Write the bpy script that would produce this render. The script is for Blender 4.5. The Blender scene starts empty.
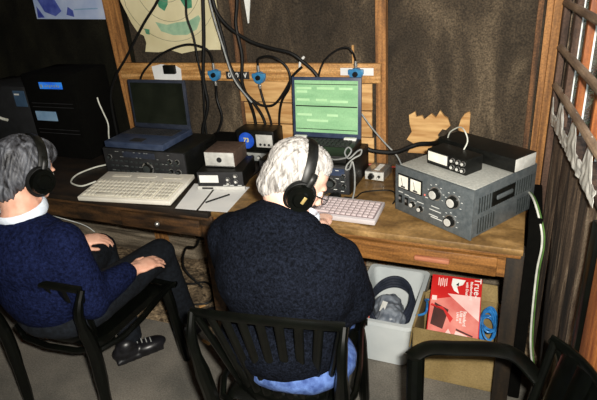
import bpy, bmesh, math, random
from mathutils import Vector, Matrix, noise
random.seed(7)
V = Vector
R = math.radians
PI = math.pi
S = bpy.context.scene
C = S.collection

# ------------------------------------------------------------ camera
cam = bpy.data.cameras.new('camera'); camo = bpy.data.objects.new('camera', cam); C.objects.link(camo)
cam.sensor_width = 36.0; cam.lens = 530 / 597 * 36; cam.clip_start = 0.02
_p, _r, _h = R(24.7), R(4.5), R(24.0)
_f = V((-math.sin(_h) * math.cos(_p), math.cos(_h) * math.cos(_p), -math.sin(_p)))
_r0 = V((math.cos(_h), math.sin(_h), 0)); _u0 = _r0.cross(_f)
_u = math.cos(_r) * _u0 + math.sin(_r) * _r0
_rt = _f.cross(_u)
camo.matrix_world = Matrix(((_rt.x, _u.x, -_f.x, 0), (_rt.y, _u.y, -_f.y, 0), (_rt.z, _u.z, -_f.z, 1.65), (0, 0, 0, 1)))
S.camera = camo

# ------------------------------------------------------------ world, lights, exposure
w = bpy.data.worlds.new('world'); S.world = w; w.use_nodes = True
w.node_tree.nodes['Background'].inputs[0].default_value = (0.80, 0.92, 1.0, 1)
w.node_tree.nodes['Background'].inputs[1].default_value = 1.3
fl = bpy.data.lights.new('camera_flash', 'AREA'); fl.shape = 'RECTANGLE'; fl.size = 0.05; fl.size_y = 0.03
fl.energy = 72; fl.color = (1.0, 0.95, 0.86)
flo = bpy.data.objects.new('camera_flash', fl); C.objects.link(flo)
flo.matrix_world = camo.matrix_world @ Matrix.Translation((0.06, 0.045, 0.03)) @ Matrix.Rotation(R(3.0), 4, 'Y')
S.view_settings.view_transform = 'Standard'; S.view_settings.look = 'None'
S.view_settings.exposure = 0.0; S.view_settings.gamma = 1.0
S.view_settings.use_curve_mapping = False

# ------------------------------------------------------------ materials
def srgb(c):
    return tuple(((x / 255) / 12.92 if x / 255 <= 0.04045 else ((x / 255 + 0.055) / 1.055) ** 2.4) for x in c) + (1,)

def mat(name, c1, c2=None, scale=(20, 20, 20), rough=0.7, metal=0.0, bump=0.0, detail=6, lo=0.35, hi=0.65, spec=0.5,
        c3=None, dist=0.0, emit=None, alpha=None, bscale=None, coat=0.0, grain=0.0, gs=150):
    m = bpy.data.materials.new(name); m.use_nodes = True
    nt = m.node_tree; b = nt.nodes['Principled BSDF']
    b.inputs['Roughness'].default_value = rough; b.inputs['Metallic'].default_value = metal
    b.inputs['Specular IOR Level'].default_value = spec
    b.inputs['Coat Weight'].default_value = coat
    tc = nt.nodes.new('ShaderNodeTexCoord'); mp = nt.nodes.new('ShaderNodeMapping')
    mp.inputs['Scale'].default_value = scale
    nt.links.new(tc.outputs['Object'], mp.inputs['Vector'])
    n = nt.nodes.new('ShaderNodeTexNoise'); n.inputs['Scale'].default_value = 1; n.inputs['Detail'].default_value = detail
    n.inputs['Distortion'].default_value = dist
    nt.links.new(mp.outputs[0], n.inputs['Vector'])
    cr = nt.nodes.new('ShaderNodeValToRGB')
    cr.color_ramp.elements[0].position = lo; cr.color_ramp.elements[1].position = hi
    cr.color_ramp.elements[0].color = srgb(c1); cr.color_ramp.elements[1].color = srgb(c2 or tuple(min(255, x * 1.1) for x in c1))
    if c3:
        e = cr.color_ramp.elements.new((lo + hi) / 2); e.color = srgb(c3)
    nt.links.new(n.outputs['Fac'], cr.inputs[0])
    if grain:
        g = nt.nodes.new('ShaderNodeTexNoise'); g.inputs['Scale'].default_value = gs; g.inputs['Detail'].default_value = 3
        nt.links.new(tc.outputs['Object'], g.inputs['Vector'])
        mr = nt.nodes.new('ShaderNodeMapRange'); mr.inputs['From Min'].default_value = .32; mr.inputs['From Max'].default_value = .68
        mr.inputs['To Min'].default_value = 1 - grain; mr.inputs['To Max'].default_value = 1 + grain
        nt.links.new(g.outputs['Fac'], mr.inputs['Value'])
        mx = nt.nodes.new('ShaderNodeMix'); mx.data_type = 'RGBA'; mx.blend_type = 'MULTIPLY'; mx.inputs['Factor'].default_value = 1
        nt.links.new(cr.outputs[0], mx.inputs['A']); nt.links.new(mr.outputs[0], mx.inputs['B']); nt.links.new(mx.outputs['Result'], b.inputs['Base Color'])
    else: nt.links.new(cr.outputs[0], b.inputs['Base Color'])
    if bump:
        bp = nt.nodes.new('ShaderNodeBump'); bp.inputs['Strength'].default_value = bump; bp.inputs['Distance'].default_value = 0.01
        src = n
        if bscale:
            n2 = nt.nodes.new('ShaderNodeTexNoise'); n2.inputs['Scale'].default_value = bscale; n2.inputs['Detail'].default_value = 4
            nt.links.new(tc.outputs['Object'], n2.inputs['Vector']); src = n2
        nt.links.new(src.outputs['Fac'], bp.inputs['Height']); nt.links.new(bp.outputs[0], b.inputs['Normal'])
    if emit:
        b.inputs['Emission Color'].default_value = srgb(emit[0]); b.inputs['Emission Strength'].default_value = emit[1]
    if alpha is not None:
        b.inputs['Alpha'].default_value = alpha
    return m

M = {}
M['felt'] = mat('tarred_felt', (34, 28, 20), (116, 101, 80), (5, 5, 2), 0.9, bump=0.6, detail=14, lo=0.32, hi=0.75, dist=0.8, c3=(66, 56, 43), bscale=60, grain=.55)
M['felt_dark'] = mat('dark_felt', (10, 10, 6), (30, 29, 20), (9, 9, 4), 0.95, bump=0.3, detail=10, lo=0.38, hi=0.75, spec=0.15, grain=.5)
M['timber'] = mat('new_timber', (152, 98, 42), (205, 146, 78), (9, 9, 60), 0.65, bump=0.15, detail=6, c3=(184, 124, 60))
M['timber_h'] = mat('new_timber_rail', (156, 110, 60), (224, 176, 116), (4, 60, 60), 0.65, bump=0.15, detail=6, c3=(182, 134, 76), grain=.25)
M['timber_v'] = mat('timber_stud', (112, 74, 38), (176, 124, 70), (60, 60, 4), 0.7, bump=0.2, detail=6, grain=.25)
M['timber_old'] = mat('old_timber_stud', (66, 46, 30), (124, 86, 54), (60, 60, 4), 0.8, bump=0.2, detail=6, grain=.4)
M['pale_wood'] = mat('pale_board', (176, 126, 70), (224, 182, 122), (5, 40, 40), 0.7, bump=0.15, detail=6)
M['desk_top'] = mat('desk_top_worn', (80, 58, 32), (168, 134, 86), (5, 11, 11), 0.5, bump=0.1, detail=14, c3=(126, 97, 56), lo=0.3, hi=0.72, dist=1.0, coat=0.1, grain=.22, gs=90)
M['desk'] = mat('desk_varnish', (92, 60, 28), (152, 104, 54), (5, 50, 50), 0.45, bump=0.06, detail=6, coat=0.15, grain=.22)
M['desk_dark'] = mat('old_desk_varnish', (34, 24, 14), (84, 58, 32), (6, 30, 30), 0.55, bump=0.1, detail=8, grain=.35)
M['table_top'] = mat('near_black_table_top', (14, 11, 8), (42, 31, 20), (6, 20, 20), 0.6, detail=8, grain=.3)  # near-black brown for the top of the left table
M['desk_leg'] = mat('desk_leg_wood', (22, 17, 11), (44, 33, 20), (40, 40, 5), 0.7, bump=0.1, grain=.3)
M['concrete'] = mat('concrete_slab', (86, 84, 78), (128, 122, 112), (3, 3, 3), 0.9, bump=0.15, detail=14, bscale=150, grain=.25)
M['dirt'] = mat('earth_with_chips', (60, 48, 34), (160, 138, 108), (18, 26, 18), 1.0, bump=0.9, detail=14, lo=0.35, hi=0.68, dist=1.5, grain=.4, gs=80)
M['barn'] = mat('weathered_boards', (84, 74, 60), (168, 154, 132), (3, 8, 30), 0.95, bump=0.5, detail=10, grain=.35)
M['bark'] = mat('rough_slab_boards', (58, 46, 36), (206, 186, 158), (12, 12, 2.5), 0.95, bump=0.7, detail=14, lo=0.36, hi=0.76, dist=1.4, c3=(116, 96, 76), grain=.45)
M['black_plastic'] = mat('black_green_plastic', (5, 6, 5), (8, 10, 7), (30, 30, 30), 0.3, spec=0.22)
M['black'] = mat('black_paint', (9, 10, 9), (18, 19, 16), (60, 60, 60), 0.45, spec=.35, grain=.4)
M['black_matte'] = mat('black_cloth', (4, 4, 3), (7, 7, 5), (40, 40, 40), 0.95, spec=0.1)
M['rubber'] = mat('black_cable_rubber', (9, 10, 10), (16, 17, 17), (50, 50, 50), 0.55, spec=.3)
M['grey_cable'] = mat('grey_cable', (128, 132, 132), (160, 162, 158), (30, 30, 30), 0.5)
M['white_cable'] = mat('white_cable', (196, 198, 186), (222, 224, 214), (30, 30, 30), 0.5)
M['red_cable'] = mat('red_cable', (150, 34, 26), (180, 50, 40), (30, 30, 30), 0.5)
M['blue_cable'] = mat('blue_cable', (30, 104, 176), (64, 146, 214), (60, 60, 60), 0.4)
M['amp'] = mat('grey_enamel', (76, 83, 86), (94, 100, 102), (50, 50, 50), 0.45, bump=0.02, grain=.1)
M['amp_top'] = mat('grey_enamel_lid_sheen', (160, 162, 156), (176, 177, 170), (80, 80, 80), 0.4, grain=.12)  # flash sheen on the lid is put into this paler grey
M['amp_dark'] = mat('grey_enamel_slots', (38, 44, 44), (52, 58, 58), (50, 50, 50), 0.6)
M['chrome'] = mat('brushed_metal', (176, 178, 176), (214, 214, 210), (40, 40, 40), 0.28, metal=0.85)
M['silver'] = mat('silver_paint', (196, 196, 190), (220, 220, 214), (40, 40, 40), 0.35, metal=0.1)
M['meter'] = mat('meter_face', (232, 230, 214), (250, 248, 238), (20, 20, 20), 0.3)
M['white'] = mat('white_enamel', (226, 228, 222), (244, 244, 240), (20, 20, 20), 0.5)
M['ink'] = mat('dark_ink', (24, 26, 28), (40, 40, 42), (20, 20, 20), 0.7)
M['print'] = mat('pale_print', (200, 204, 200), (226, 228, 224), (20, 20, 20), 0.7)
M['beige'] = mat('beige_plastic', (224, 220, 206), (236, 232, 220), (8, 8, 8), 0.55)
M['beige_key'] = mat('beige_keys', (204, 200, 184), (218, 214, 200), (80, 80, 80), 0.6)
M['pink_kb'] = mat('pale_keyboard', (176, 170, 172), (190, 184, 186), (8, 8, 8), 0.5)
M['pink_key'] = mat('pinkish_keys', (190, 176, 178), (204, 190, 190), (80, 80, 80), 0.55)
M['kb_gap'] = mat('key_well', (120, 108, 110), (138, 124, 126), (20, 20, 20), 0.7)
M['laptop'] = mat('blue_grey_laptop', (44, 56, 80), (60, 72, 96), (30, 30, 30), 0.45)
M['laptop_dark'] = mat('dark_laptop', (34, 40, 52), (46, 52, 66), (30, 30, 30), 0.5, grain=.2)
M['screen_off'] = mat('dark_screen', (22, 26, 20), (32, 36, 28), (10, 10, 10), 0.25)
M['screen_on'] = mat('lit_green_screen', (118, 160, 118), (144, 184, 140), (6, 6, 30), 0.3, emit=((132, 180, 134), 0.42), grain=.1)
M['screen_dk'] = mat('lit_screen_dark_lines', (16, 26, 18), (26, 38, 26), (20, 20, 20), 0.4, emit=((20, 36, 22), 0.05))
M['screen_lt'] = mat('lit_screen_pale_rows', (160, 196, 150), (176, 208, 166), (20, 20, 20), 0.4, emit=((150, 196, 146), 0.42))
M['paper'] = mat('white_paper', (222, 224, 224), (240, 240, 238), (6, 6, 6), 0.8)
M['map'] = mat('yellowed_paper', (206, 196, 154), (232, 224, 186), (4, 4, 4), 0.8, bump=0.1)
M['map_green'] = mat('map_green_print', (48, 122, 92), (80, 150, 116), (30, 30, 30), 0.8)
M['map_pale'] = mat('map_pale_green_print', (138, 176, 146), (164, 196, 164), (30, 30, 30), 0.8)
M['map_line'] = mat('map_grey_lines', (120, 120, 100), (140, 138, 116), (30, 30, 30), 0.8)
M['poster'] = mat('pale_blue_poster', (150, 172, 214), (206, 216, 236), (4, 4, 4), 0.6)
M['poster_blue'] = mat('deep_blue_print', (52, 66, 152), (88, 104, 184), (20, 20, 20), 0.6)
M['socket'] = mat('blue_plastic', (40, 108, 158), (66, 138, 184), (30, 30, 30), 0.4)
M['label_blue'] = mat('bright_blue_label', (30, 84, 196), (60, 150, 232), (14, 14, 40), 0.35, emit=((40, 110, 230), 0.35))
M['label_slate'] = mat('slate_blue_label', (54, 78, 104), (66, 92, 118), (20, 20, 20), 0.5)
M['label_pale'] = mat('pale_blue_label', (120, 156, 190), (140, 174, 204), (20, 20, 20), 0.5)
M['dial'] = mat('blue_dial', (26, 66, 176), (46, 96, 206), (30, 30, 30), 0.3, emit=((40, 90, 210), 0.1))
M['brown_lid'] = mat('brown_grained_lid', (74, 58, 50), (98, 78, 68), (60, 60, 60), 0.55)
M['bin'] = mat('white_polythene', (196, 204, 206), (216, 222, 222), (5, 5, 5), 0.45)
M['carton'] = mat('brown_cardboard', (130, 110, 66), (160, 138, 92), (6, 6, 6), 0.85, grain=.15)
M['red'] = mat('red_print', (192, 26, 28), (216, 44, 40), (8, 8, 8), 0.4)
M['pinkred'] = mat('pink_red_print', (206, 92, 84), (232, 146, 134), (9, 9, 9), 0.4)
M['palepink'] = mat('pale_pink_print', (236, 186, 180), (248, 220, 214), (9, 9, 9), 0.4)
M['chip'] = mat('dark_chip_print', (52, 24, 20), (84, 40, 34), (9, 9, 9), 0.4)
M['bag'] = mat('grey_plastic_bag', (96, 104, 116), (150, 158, 168), (26, 26, 26), 0.3, bump=0.6, detail=8)
M['skin'] = mat('skin_fair', (206, 152, 128), (226, 176, 152), (24, 24, 24), 0.55, bump=0.08)
M['skin2'] = mat('skin_pale', (222, 172, 150), (238, 196, 176), (24, 24, 24), 0.5, bump=0.08)
M['sweater'] = mat('navy_knit', (9, 13, 32), (23, 31, 64), (90, 90, 90), 0.95, bump=0.5, detail=4, spec=0.05, lo=0.3, hi=0.7, grain=.3, gs=220)
M['sweater2'] = mat('dark_blue_black_knit', (7, 9, 14), (20, 24, 34), (110, 110, 110), 0.95, bump=0.5, detail=4, spec=0.05, lo=0.3, hi=0.7, grain=.35, gs=220)
M['trousers'] = mat('charcoal_trousers', (12, 15, 20), (22, 27, 34), (60, 60, 60), 0.9, spec=0.2, bump=0.2)
M['jeans'] = mat('blue_denim', (44, 68, 124), (84, 112, 170), (50, 50, 50), 0.85, bump=0.3)
M['collar'] = mat('white_shirt', (206, 218, 236), (228, 236, 246), (30, 30, 30), 0.8)
M['shoe'] = mat('black_leather', (18, 18, 20), (30, 30, 34), (30, 30, 30), 0.35)
M['hair_grey'] = mat('salt_pepper_hair', (16, 16, 18), (128, 132, 140), (34, 34, 12), 0.55, bump=0.9, detail=5, lo=0.36, hi=0.72, dist=0.8, c3=(78, 80, 86))
M['hair_white'] = mat('white_hair', (100, 96, 92), (184, 181, 177), (90, 90, 8), 0.65, bump=0.5, detail=4, lo=0.3, hi=0.58, dist=0.5)
M['eye'] = mat('eye_white', (224, 222, 214), (236, 234, 226), (20, 20, 20), 0.2)
M['gold'] = mat('gold_glint', (200, 176, 110), (230, 206, 140), (20, 20, 20), 0.3, metal=0.6)
M['leaf'] = mat('hedge_leaves', (18, 40, 16), (70, 104, 50), (14, 14, 14), 0.7, bump=0.4)
M['sheet'] = mat('torn_white_sheeting', (200, 198, 188), (240, 238, 230), (12, 12, 12), 0.4, bump=0.6)
M['orange_wood'] = mat('orange_stained_wood', (134, 72, 34), (182, 112, 58), (40, 40, 5), 0.6, bump=0.1, grain=.2)
M['bar_wood'] = mat('peeled_pole_wood', (120, 98, 78), (172, 146, 120), (30, 5, 30), 0.8, bump=0.3, grain=.2)
M['frame_dark'] = mat('dark_window_post', (58, 42, 32), (100, 76, 62), (40, 40, 5), 0.8, bump=0.2, grain=.3)
M['grass'] = mat('grass_outside', (40, 60, 30), (80, 100, 50), (8, 8, 8), 0.9)
M['handle'] = mat('reddish_wood_handle', (140, 84, 60), (176, 114, 86), (8, 60, 60), 0.45)

# ------------------------------------------------------------ mesh builder
class MB:
    def __init__(s): s.bm = bmesh.new()
    def _add(s, ret, mtx):
        vs = [v for v in ret['verts']]
        bmesh.ops.transform(s.bm, matrix=mtx, verts=vs); return vs
    def box(s, c, size, rot=None, bev=0.0, taper=None):
        r = bmesh.ops.create_cube(s.bm, size=1.0)
        vs = r['verts']
        if taper:
            for v in vs:
                if v.co.z > 0: v.co.x *= taper; v.co.y *= taper
        bmesh.ops.scale(s.bm, vec=size, verts=vs)
        if bev:
            es = list({e for v in vs for e in v.link_edges})
            rr = bmesh.ops.bevel(s.bm, geom=es, offset=bev, segments=2, affect='EDGES', profile=0.5)
            vs = list({v for f in rr['faces'] for v in f.verts} | {v for v in vs if v.is_valid})
            # gather the whole island
            seen = set(vs); st = list(vs)
            while st:
                v = st.pop()
                for e in v.link_edges:
                    o = e.other_vert(v)
                    if o not in seen: seen.add(o); st.append(o)
            vs = list(seen)
        m = Matrix.Translation(c)
        if rot is not None: m = m @ rot.to_4x4()
        bmesh.ops.transform(s.bm, matrix=m, verts=vs); return s
    def cyl(s, p0, p1, r0, r1=None, seg=16):
        p0, p1 = V(p0), V(p1); d = p1 - p0
        if d.length < 1e-6: return s
        r = bmesh.ops.create_cone(s.bm, cap_ends=True, segments=seg, radius1=r0, radius2=r0 if r1 is None else r1, depth=d.length)
        s._add(r, Matrix.Translation((p0 + p1) / 2) @ V((0, 0, 1)).rotation_difference(d).to_matrix().to_4x4()); return s
    def ell(s, c, rad, rot=None, seg=20):
        r = bmesh.ops.create_uvsphere(s.bm, u_segments=seg, v_segments=max(8, seg // 2 + 2), radius=1.0)
        m = Matrix.Translation(c)
        if rot is not None: m = m @ rot.to_4x4()
        s._add(r, m @ Matrix.Diagonal((rad[0], rad[1], rad[2], 1))); return s
    def cap(s, p0, p1, r0, r1):
        s.cyl(p0, p1, r0, r1, 16); s.ell(p0, (r0,) * 3, seg=14); s.ell(p1, (r1,) * 3, seg=14); return s
    def tube(s, pts, r, seg=8, smooth=4, closed=False, flat=None):
        pts = [V(p) for p in pts]
        if smooth > 1:
            out = []; n = len(pts)
            rng = range(n if closed else n - 1)
            for i in rng:
                if closed: p = [pts[(i + k - 1) % n] for k in range(4)]
                else: p = [pts[max(0, i - 1)], pts[i], pts[i + 1], pts[min(n - 1, i + 2)]]
                for k in range(smooth):
                    t = k / smooth
                    out.append(0.5 * ((2 * p[1]) + (p[2] - p[0]) * t + (2 * p[0] - 5 * p[1] + 4 * p[2] - p[3]) * t * t + (3 * p[1] - p[0] - 3 * p[2] + p[3]) * t ** 3))
            if not closed: out.append(pts[-1])
            pts = out
        n = len(pts); rings = []
        up = None
        for i, p in enumerate(pts):
            a = pts[(i - 1) % n] if (closed or i > 0) else p
            b = pts[(i + 1) % n] if (closed or i < n - 1) else p
            t = (b - a).normalized()
            if up is None:
                up = t.orthogonal().normalized() if flat is None else V(flat[2])
            up = (up - t * up.dot(t))
            up = up.normalized() if up.length > 1e-5 else t.orthogonal().normalized()
            sd = t.cross(up).normalized()
            ring = []
            rr = r[i * (len(r) - 1) // max(1, n - 1)] if isinstance(r, (list, tuple)) else r
            for k in range(seg):
                an = 2 * PI * k / seg
                if flat: o = up * math.cos(an) * flat[0] + sd * math.sin(an) * flat[1]
                else: o = (up * math.cos(an) + sd * math.sin(an)) * rr
                ring.append(s.bm.verts.new(p + o))
            rings.append(ring)
        for i in range(n if closed else n - 1):
            a, b = rings[i], rings[(i + 1) % n]
            for k in range(seg):
                try: s.bm.faces.new((a[k], a[(k + 1) % seg], b[(k + 1) % seg], b[k]))
                except ValueError: pass
        if not closed:
            s.bm.faces.new(rings[0]); s.bm.faces.new(rings[-1])
        return s
    def prism(s, poly, vec):
        vec = V(vec); a = [s.bm.verts.new(V(p)) for p in poly]; b = [s.bm.verts.new(V(p) + vec) for p in poly]
        n = len(poly); s.bm.faces.new(a); s.bm.faces.new(list(reversed(b)))
        for i in range(n): s.bm.faces.new((a[i], b[i], b[(i + 1) % n], a[(i + 1) % n]))
        return s
    def grid(s, fn, nu, nv, thick=0.0, closed_u=False):
        g = [[s.bm.verts.new(V(fn(i / nu, j / nv))) for j in range(nv + 1)] for i in range(nu + 1)]
        fs = []
        for i in range(nu):
            for j in range(nv):
                fs.append(s.bm.faces.new((g[i][j], g[i + 1][j], g[i + 1][j + 1], g[i][j + 1])))
        if thick:
            bmesh.ops.recalc_face_normals(s.bm, faces=fs)
            bmesh.ops.solidify(s.bm, geom=fs, thickness=thick)
        return s
    def xf(s, m): bmesh.ops.transform(s.bm, matrix=m, verts=s.bm.verts[:]); return s
    def build(s, name, m, parent=None, world=False, smooth=True, rm=None, sub=0, ang=35):
        bmesh.ops.recalc_face_normals(s.bm, faces=s.bm.faces[:])
        me = bpy.data.meshes.new(name)
        if world and parent is not None:
            s.xf(wmat(parent).inverted())
        s.bm.to_mesh(me); s.bm.free()
        if rm: me = remesh(me, rm[0], rm[1], rm[2] if len(rm) > 2 else None)
        me.name = name
        me.materials.clear(); me.materials.append(m)
        if smooth:
            me.polygons.foreach_set('use_smooth', [True] * len(me.polygons))
            if not rm: me.set_sharp_from_angle(angle=R(ang))
        o = bpy.data.objects.new(name, me); C.objects.link(o)
        if parent is not None: o.parent = parent
        return o

def wmat(o):
    m = o.matrix_basis.copy()
    while o.parent: o = o.parent; m = o.matrix_basis @ m
    return m

def remesh(me, voxel, iters, disp=None):
    o = bpy.data.objects.new('tmp', me); C.objects.link(o)
    md = o.modifiers.new('r', 'REMESH'); md.mode = 'VOXEL'; md.voxel_size = voxel
    if iters:
        sm = o.modifiers.new('s', 'SMOOTH'); sm.factor = 0.5; sm.iterations = iters
    dg = bpy.context.evaluated_depsgraph_get()
    out = bpy.data.meshes.new_from_object(o.evaluated_get(dg))
    bpy.data.objects.remove(o)
    if disp:
        out.update(); ns = [v.normal.copy() for v in out.vertices]
        for v, n in zip(out.vertices, ns): v.co += n * disp(v.co)
        out.update()
    return out

def tag(o, label=None, cat=None, group=None, kind=None):
    if label: o['label'] = label
    if cat: o['category'] = cat
    if group: o['group'] = group
    if kind: o['kind'] = kind
    return o
def thing(name, label, cat, loc=(0, 0, 0), rz=0.0, group=None):
    o = bpy.data.objects.new(name, None); C.objects.link(o); o.location = loc; o.rotation_euler = (0, 0, rz)
    o.empty_display_size = 0.1
    return tag(o, label, cat, group)
def struct(o): o['kind'] = 'structure'; return o
def rotz(a): return Matrix.Rotation(a, 3, 'Z')
def text(body, size, m, mtx, parent, name='lettering', depth=0.0006, world=True, bold=0.0):
    cu = bpy.data.curves.new(name, 'FONT'); cu.body = body; cu.size = size; cu.extrude = depth; cu.align_x = 'CENTER'; cu.align_y = 'CENTER'
    cu.offset = bold; cu.resolution_u = 2
    o = bpy.data.objects.new('tmp', cu); C.objects.link(o)
    me = bpy.data.meshes.new_from_object(o.evaluated_get(bpy.context.evaluated_depsgraph_get())); bpy.data.objects.remove(o)
    mm = wmat(parent).inverted() @ mtx if world else mtx
    me.transform(mm); me.materials.clear(); me.materials.append(m); me.name = name
    t = bpy.data.objects.new(name, me); C.objects.link(t); t.parent = parent
    return t
# text standing on a wall facing -Y
FRONT = Matrix.Rotation(R(90), 4, 'X')
def at(x, y, z): return Matrix.Translation((x, y, z))

# ============================================================ SETTING
b = MB(); b.box((-1.6, 0.43, -0.05), (4.4, 2.91, 0.1)); 
struct(b.build('floor', M['concrete']))
def dirt(u, v):
    x = -3.6 + u * 3.78; y0 = 1.70 + .14 * min(1, max(0, (x + .95) / .3)); y = y0 + v * (2.42 - y0)
    return (x, y, 0.006 + 0.03 * (noise.noise(V((x * 7, y * 7, 0))) + 0.5 * noise.noise(V((x * 21, y * 21, 3)))) * min(1, v * 6) + 0.008 - .03 * max(0, 1 - v * 12))
b = MB(); b.grid(dirt, 140, 24)
ground = b.build('ground', M['dirt']); struct(ground)
b = MB(); b.box((-1.745, 2.36, 1.175), (3.71, 0.04, 2.4)); struct(b.build('wall_back', M['felt']))
# dark felt sheet over the left half, wavy
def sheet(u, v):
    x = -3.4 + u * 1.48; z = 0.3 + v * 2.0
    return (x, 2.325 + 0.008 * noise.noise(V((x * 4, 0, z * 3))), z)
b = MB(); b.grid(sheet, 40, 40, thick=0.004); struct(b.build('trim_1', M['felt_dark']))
# crumpled felt between the studs
def sheet2(x0, x1):
    def f(u, v):
        x = x0 + u * (x1 - x0); z = 0.45 + v * 1.85
        return (x, 2.322 + 0.012 * noise.noise(V((x * 5, 2, z * 4))) + 0.005 * noise.noise(V((x * 22, 2, z * 13))), z)
    return f
b = MB()
for x0, x1 in ((-1.86, -1.3), (-1.25, -0.6), (-0.55, 0.03)): b.grid(sheet2(x0, x1), 50, 100, thick=0.004)
struct(b.build('trim_2', M['felt']))
# boards near the ground behind the desks
b = MB()
for k, (z, h) in enumerate(((0.07, .13), (0.21, .13), (0.35, .13), (0.49, .12))):
    b.box((-1.745, 2.318 - 0.006 * (k % 2), z), (3.70, 0.02, h), bev=0.003)
struct(b.build('trim_3', M['barn']))
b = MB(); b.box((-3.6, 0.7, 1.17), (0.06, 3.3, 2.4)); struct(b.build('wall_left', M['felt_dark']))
b = MB(); b.box((-1.6, -1.03, 1.17), (4.3, 0.06, 2.4)); struct(b.build('wall_front', M['timber_old']))
b = MB(); b.box((-1.6, 0.7, 2.4), (4.6, 3.5, 0.05))
for k in range(6): b.box((-3.2 + k * 0.75, 0.7, 2.33), (0.05, 3.3, 0.1))
struct(b.build('ceiling', M['timber_old']))

# studs
def stud(n, x0, x1, m, z0=0.0, z1=2.36, y=2.27, t=0.04, lean=0.0):
    b = MB(); a = [(x0, y, z0), (x1, y, z0), (x1 + lean, y, z1), (x0 + lean, y, z1)]
    b.prism(a, (0, t, 0)); struct(b.build('trim_%d' % n, m, smooth=False))
stud(4, -1.985, -1.915, M['timber_v'], lean=-0.04)
stud(5, -1.29, -1.245, M['timber_old'], y=2.285)
stud(6, -0.596, -0.552, M['timber_v'])
stud(7, 0.025, 0.045, M['timber_old'], y=2.285)
stud(8, 0.055, 0.098, M['timber_v'], y=2.275)
stud(9, -0.70, -0.665, M['timber_old'], z1=1.13, y=2.288)
stud(11, -0.985, -0.955, M['timber_old'], z1=1.13, y=2.288)
# rail nailed across the studs
b = MB(); b.box((-1.27, 2.26, 1.164), (1.40, 0.022, 0.084), bev=0.002)
struct(b.build('trim_10', M['timber_h']))
# boards under the rail
b = MB(); b.box((-1.13, 2.272, 1.07), (0.29, 0.014, 0.10), bev=0.002); b.box((-1.12, 2.272, 0.965), (0.28, 0.014, 0.10), bev=0.002)
b.box((-1.12, 2.272, 0.86), (0.28, 0.014, 0.10), bev=0.002)
struct(b.build('trim_12', M['pale_wood']))
b = MB(); b.box((-0.655, 2.272, 1.055), (0.085, 0.014, 0.12), bev=0.002); b.box((-0.66, 2.272, 0.93), (0.09, 0.014, 0.12), bev=0.002)
b.box((-0.655, 2.272, 0.80), (0.095, 0.014, 0.13), bev=0.002)
struct(b.build('trim_13', M['pale_wood']))
b = MB()   # torn board stump behind the amplifier
b.prism([(x, 2.285, z) for x, z in ((-.455, .80), (-.43, .845), (-.46, .862), (-.438, .90), (-.448, .935), (-.452, .975), (-.425, .992), (-.42, .968), (-.395, .975), (-.385, .958), (-.355, .985), (-.335, .968), (-.318, 1.0), (-.298, .975), (-.285, .968), (-.272, .935), (-.29, .915), (-.305, .918), (-.325, .89), (-.315, .87), (-.345, .855), (-.352, .80))], (0, .015, 0))
struct(b.build('trim_14', M['pale_wood'], smooth=False))
b = MB()
b.prism([(x, 2.285, z) for x, z in ((-.235, .74), (-.238, .93), (-.23, .965), (-.215, .99), (-.198, 1.0), (-.192, .99), (-.195, .74))], (0, .015, 0))
struct(b.build('trim_15', M['pale_wood'], smooth=False))

# ---- right wall: local s runs from the corner towards the camera, off runs into the shed
CO = V((0.105, 2.34, 0)); SD = V((0.112, -0.9937, 0)); NI = V((-0.9937, -0.112, 0))
def rw(s, z, off=0.0): return CO + SD * s + NI * off + V((0, 0, z))
RM = Matrix((( SD.x, NI.x, 0, CO.x), (SD.y, NI.y, 0, CO.y), (0, 0, 1, 0), (0, 0, 0, 1)))
def rbox(b, s0, s1, z0, z1, o0, o1, bev=0.0):
    t = MB(); t.box(((s0 + s1) / 2, (o0 + o1) / 2, (z0 + z1) / 2), (abs(s1 - s0), abs(o1 - o0), z1 - z0), bev=bev); t.xf(RM)
    me = bpy.data.meshes.new('t'); t.bm.to_mesh(me); t.bm.free(); b.bm.from_mesh(me); bpy.data.meshes.remove(me)
b = MB()
s = 0.0
while s < 2.6:
    wd = random.uniform(0.24, 0.42)
    rbox(b, s, s + wd - 0.002, -0.03, 1.02, -0.05, -0.02 + random.uniform(-0.003, .002), bev=0.002)
    s += wd
rbox(b, -0.05, 2.65, 1.86, 2.4, -0.05, -0.02)
rbox(b, -0.05, 0.12, 1.0, 1.9, -0.05, -0.02); rbox(b, 2.1, 2.65, 1.0, 1.9, -0.05, -0.02)
struct(b.build('wall_right', M['bark']))
b = MB(); rbox(b, 0.03, 0.075, 0, 2.36, 0.0, 0.035, bev=0.003); struct(b.build('trim_16', M['timber_v']))
b = MB(); rbox(b, 0.09, 0.125, 0, 2.36, -0.015, 0.008, bev=0.003); struct(b.build('trim_17', M['frame_dark']))
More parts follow.
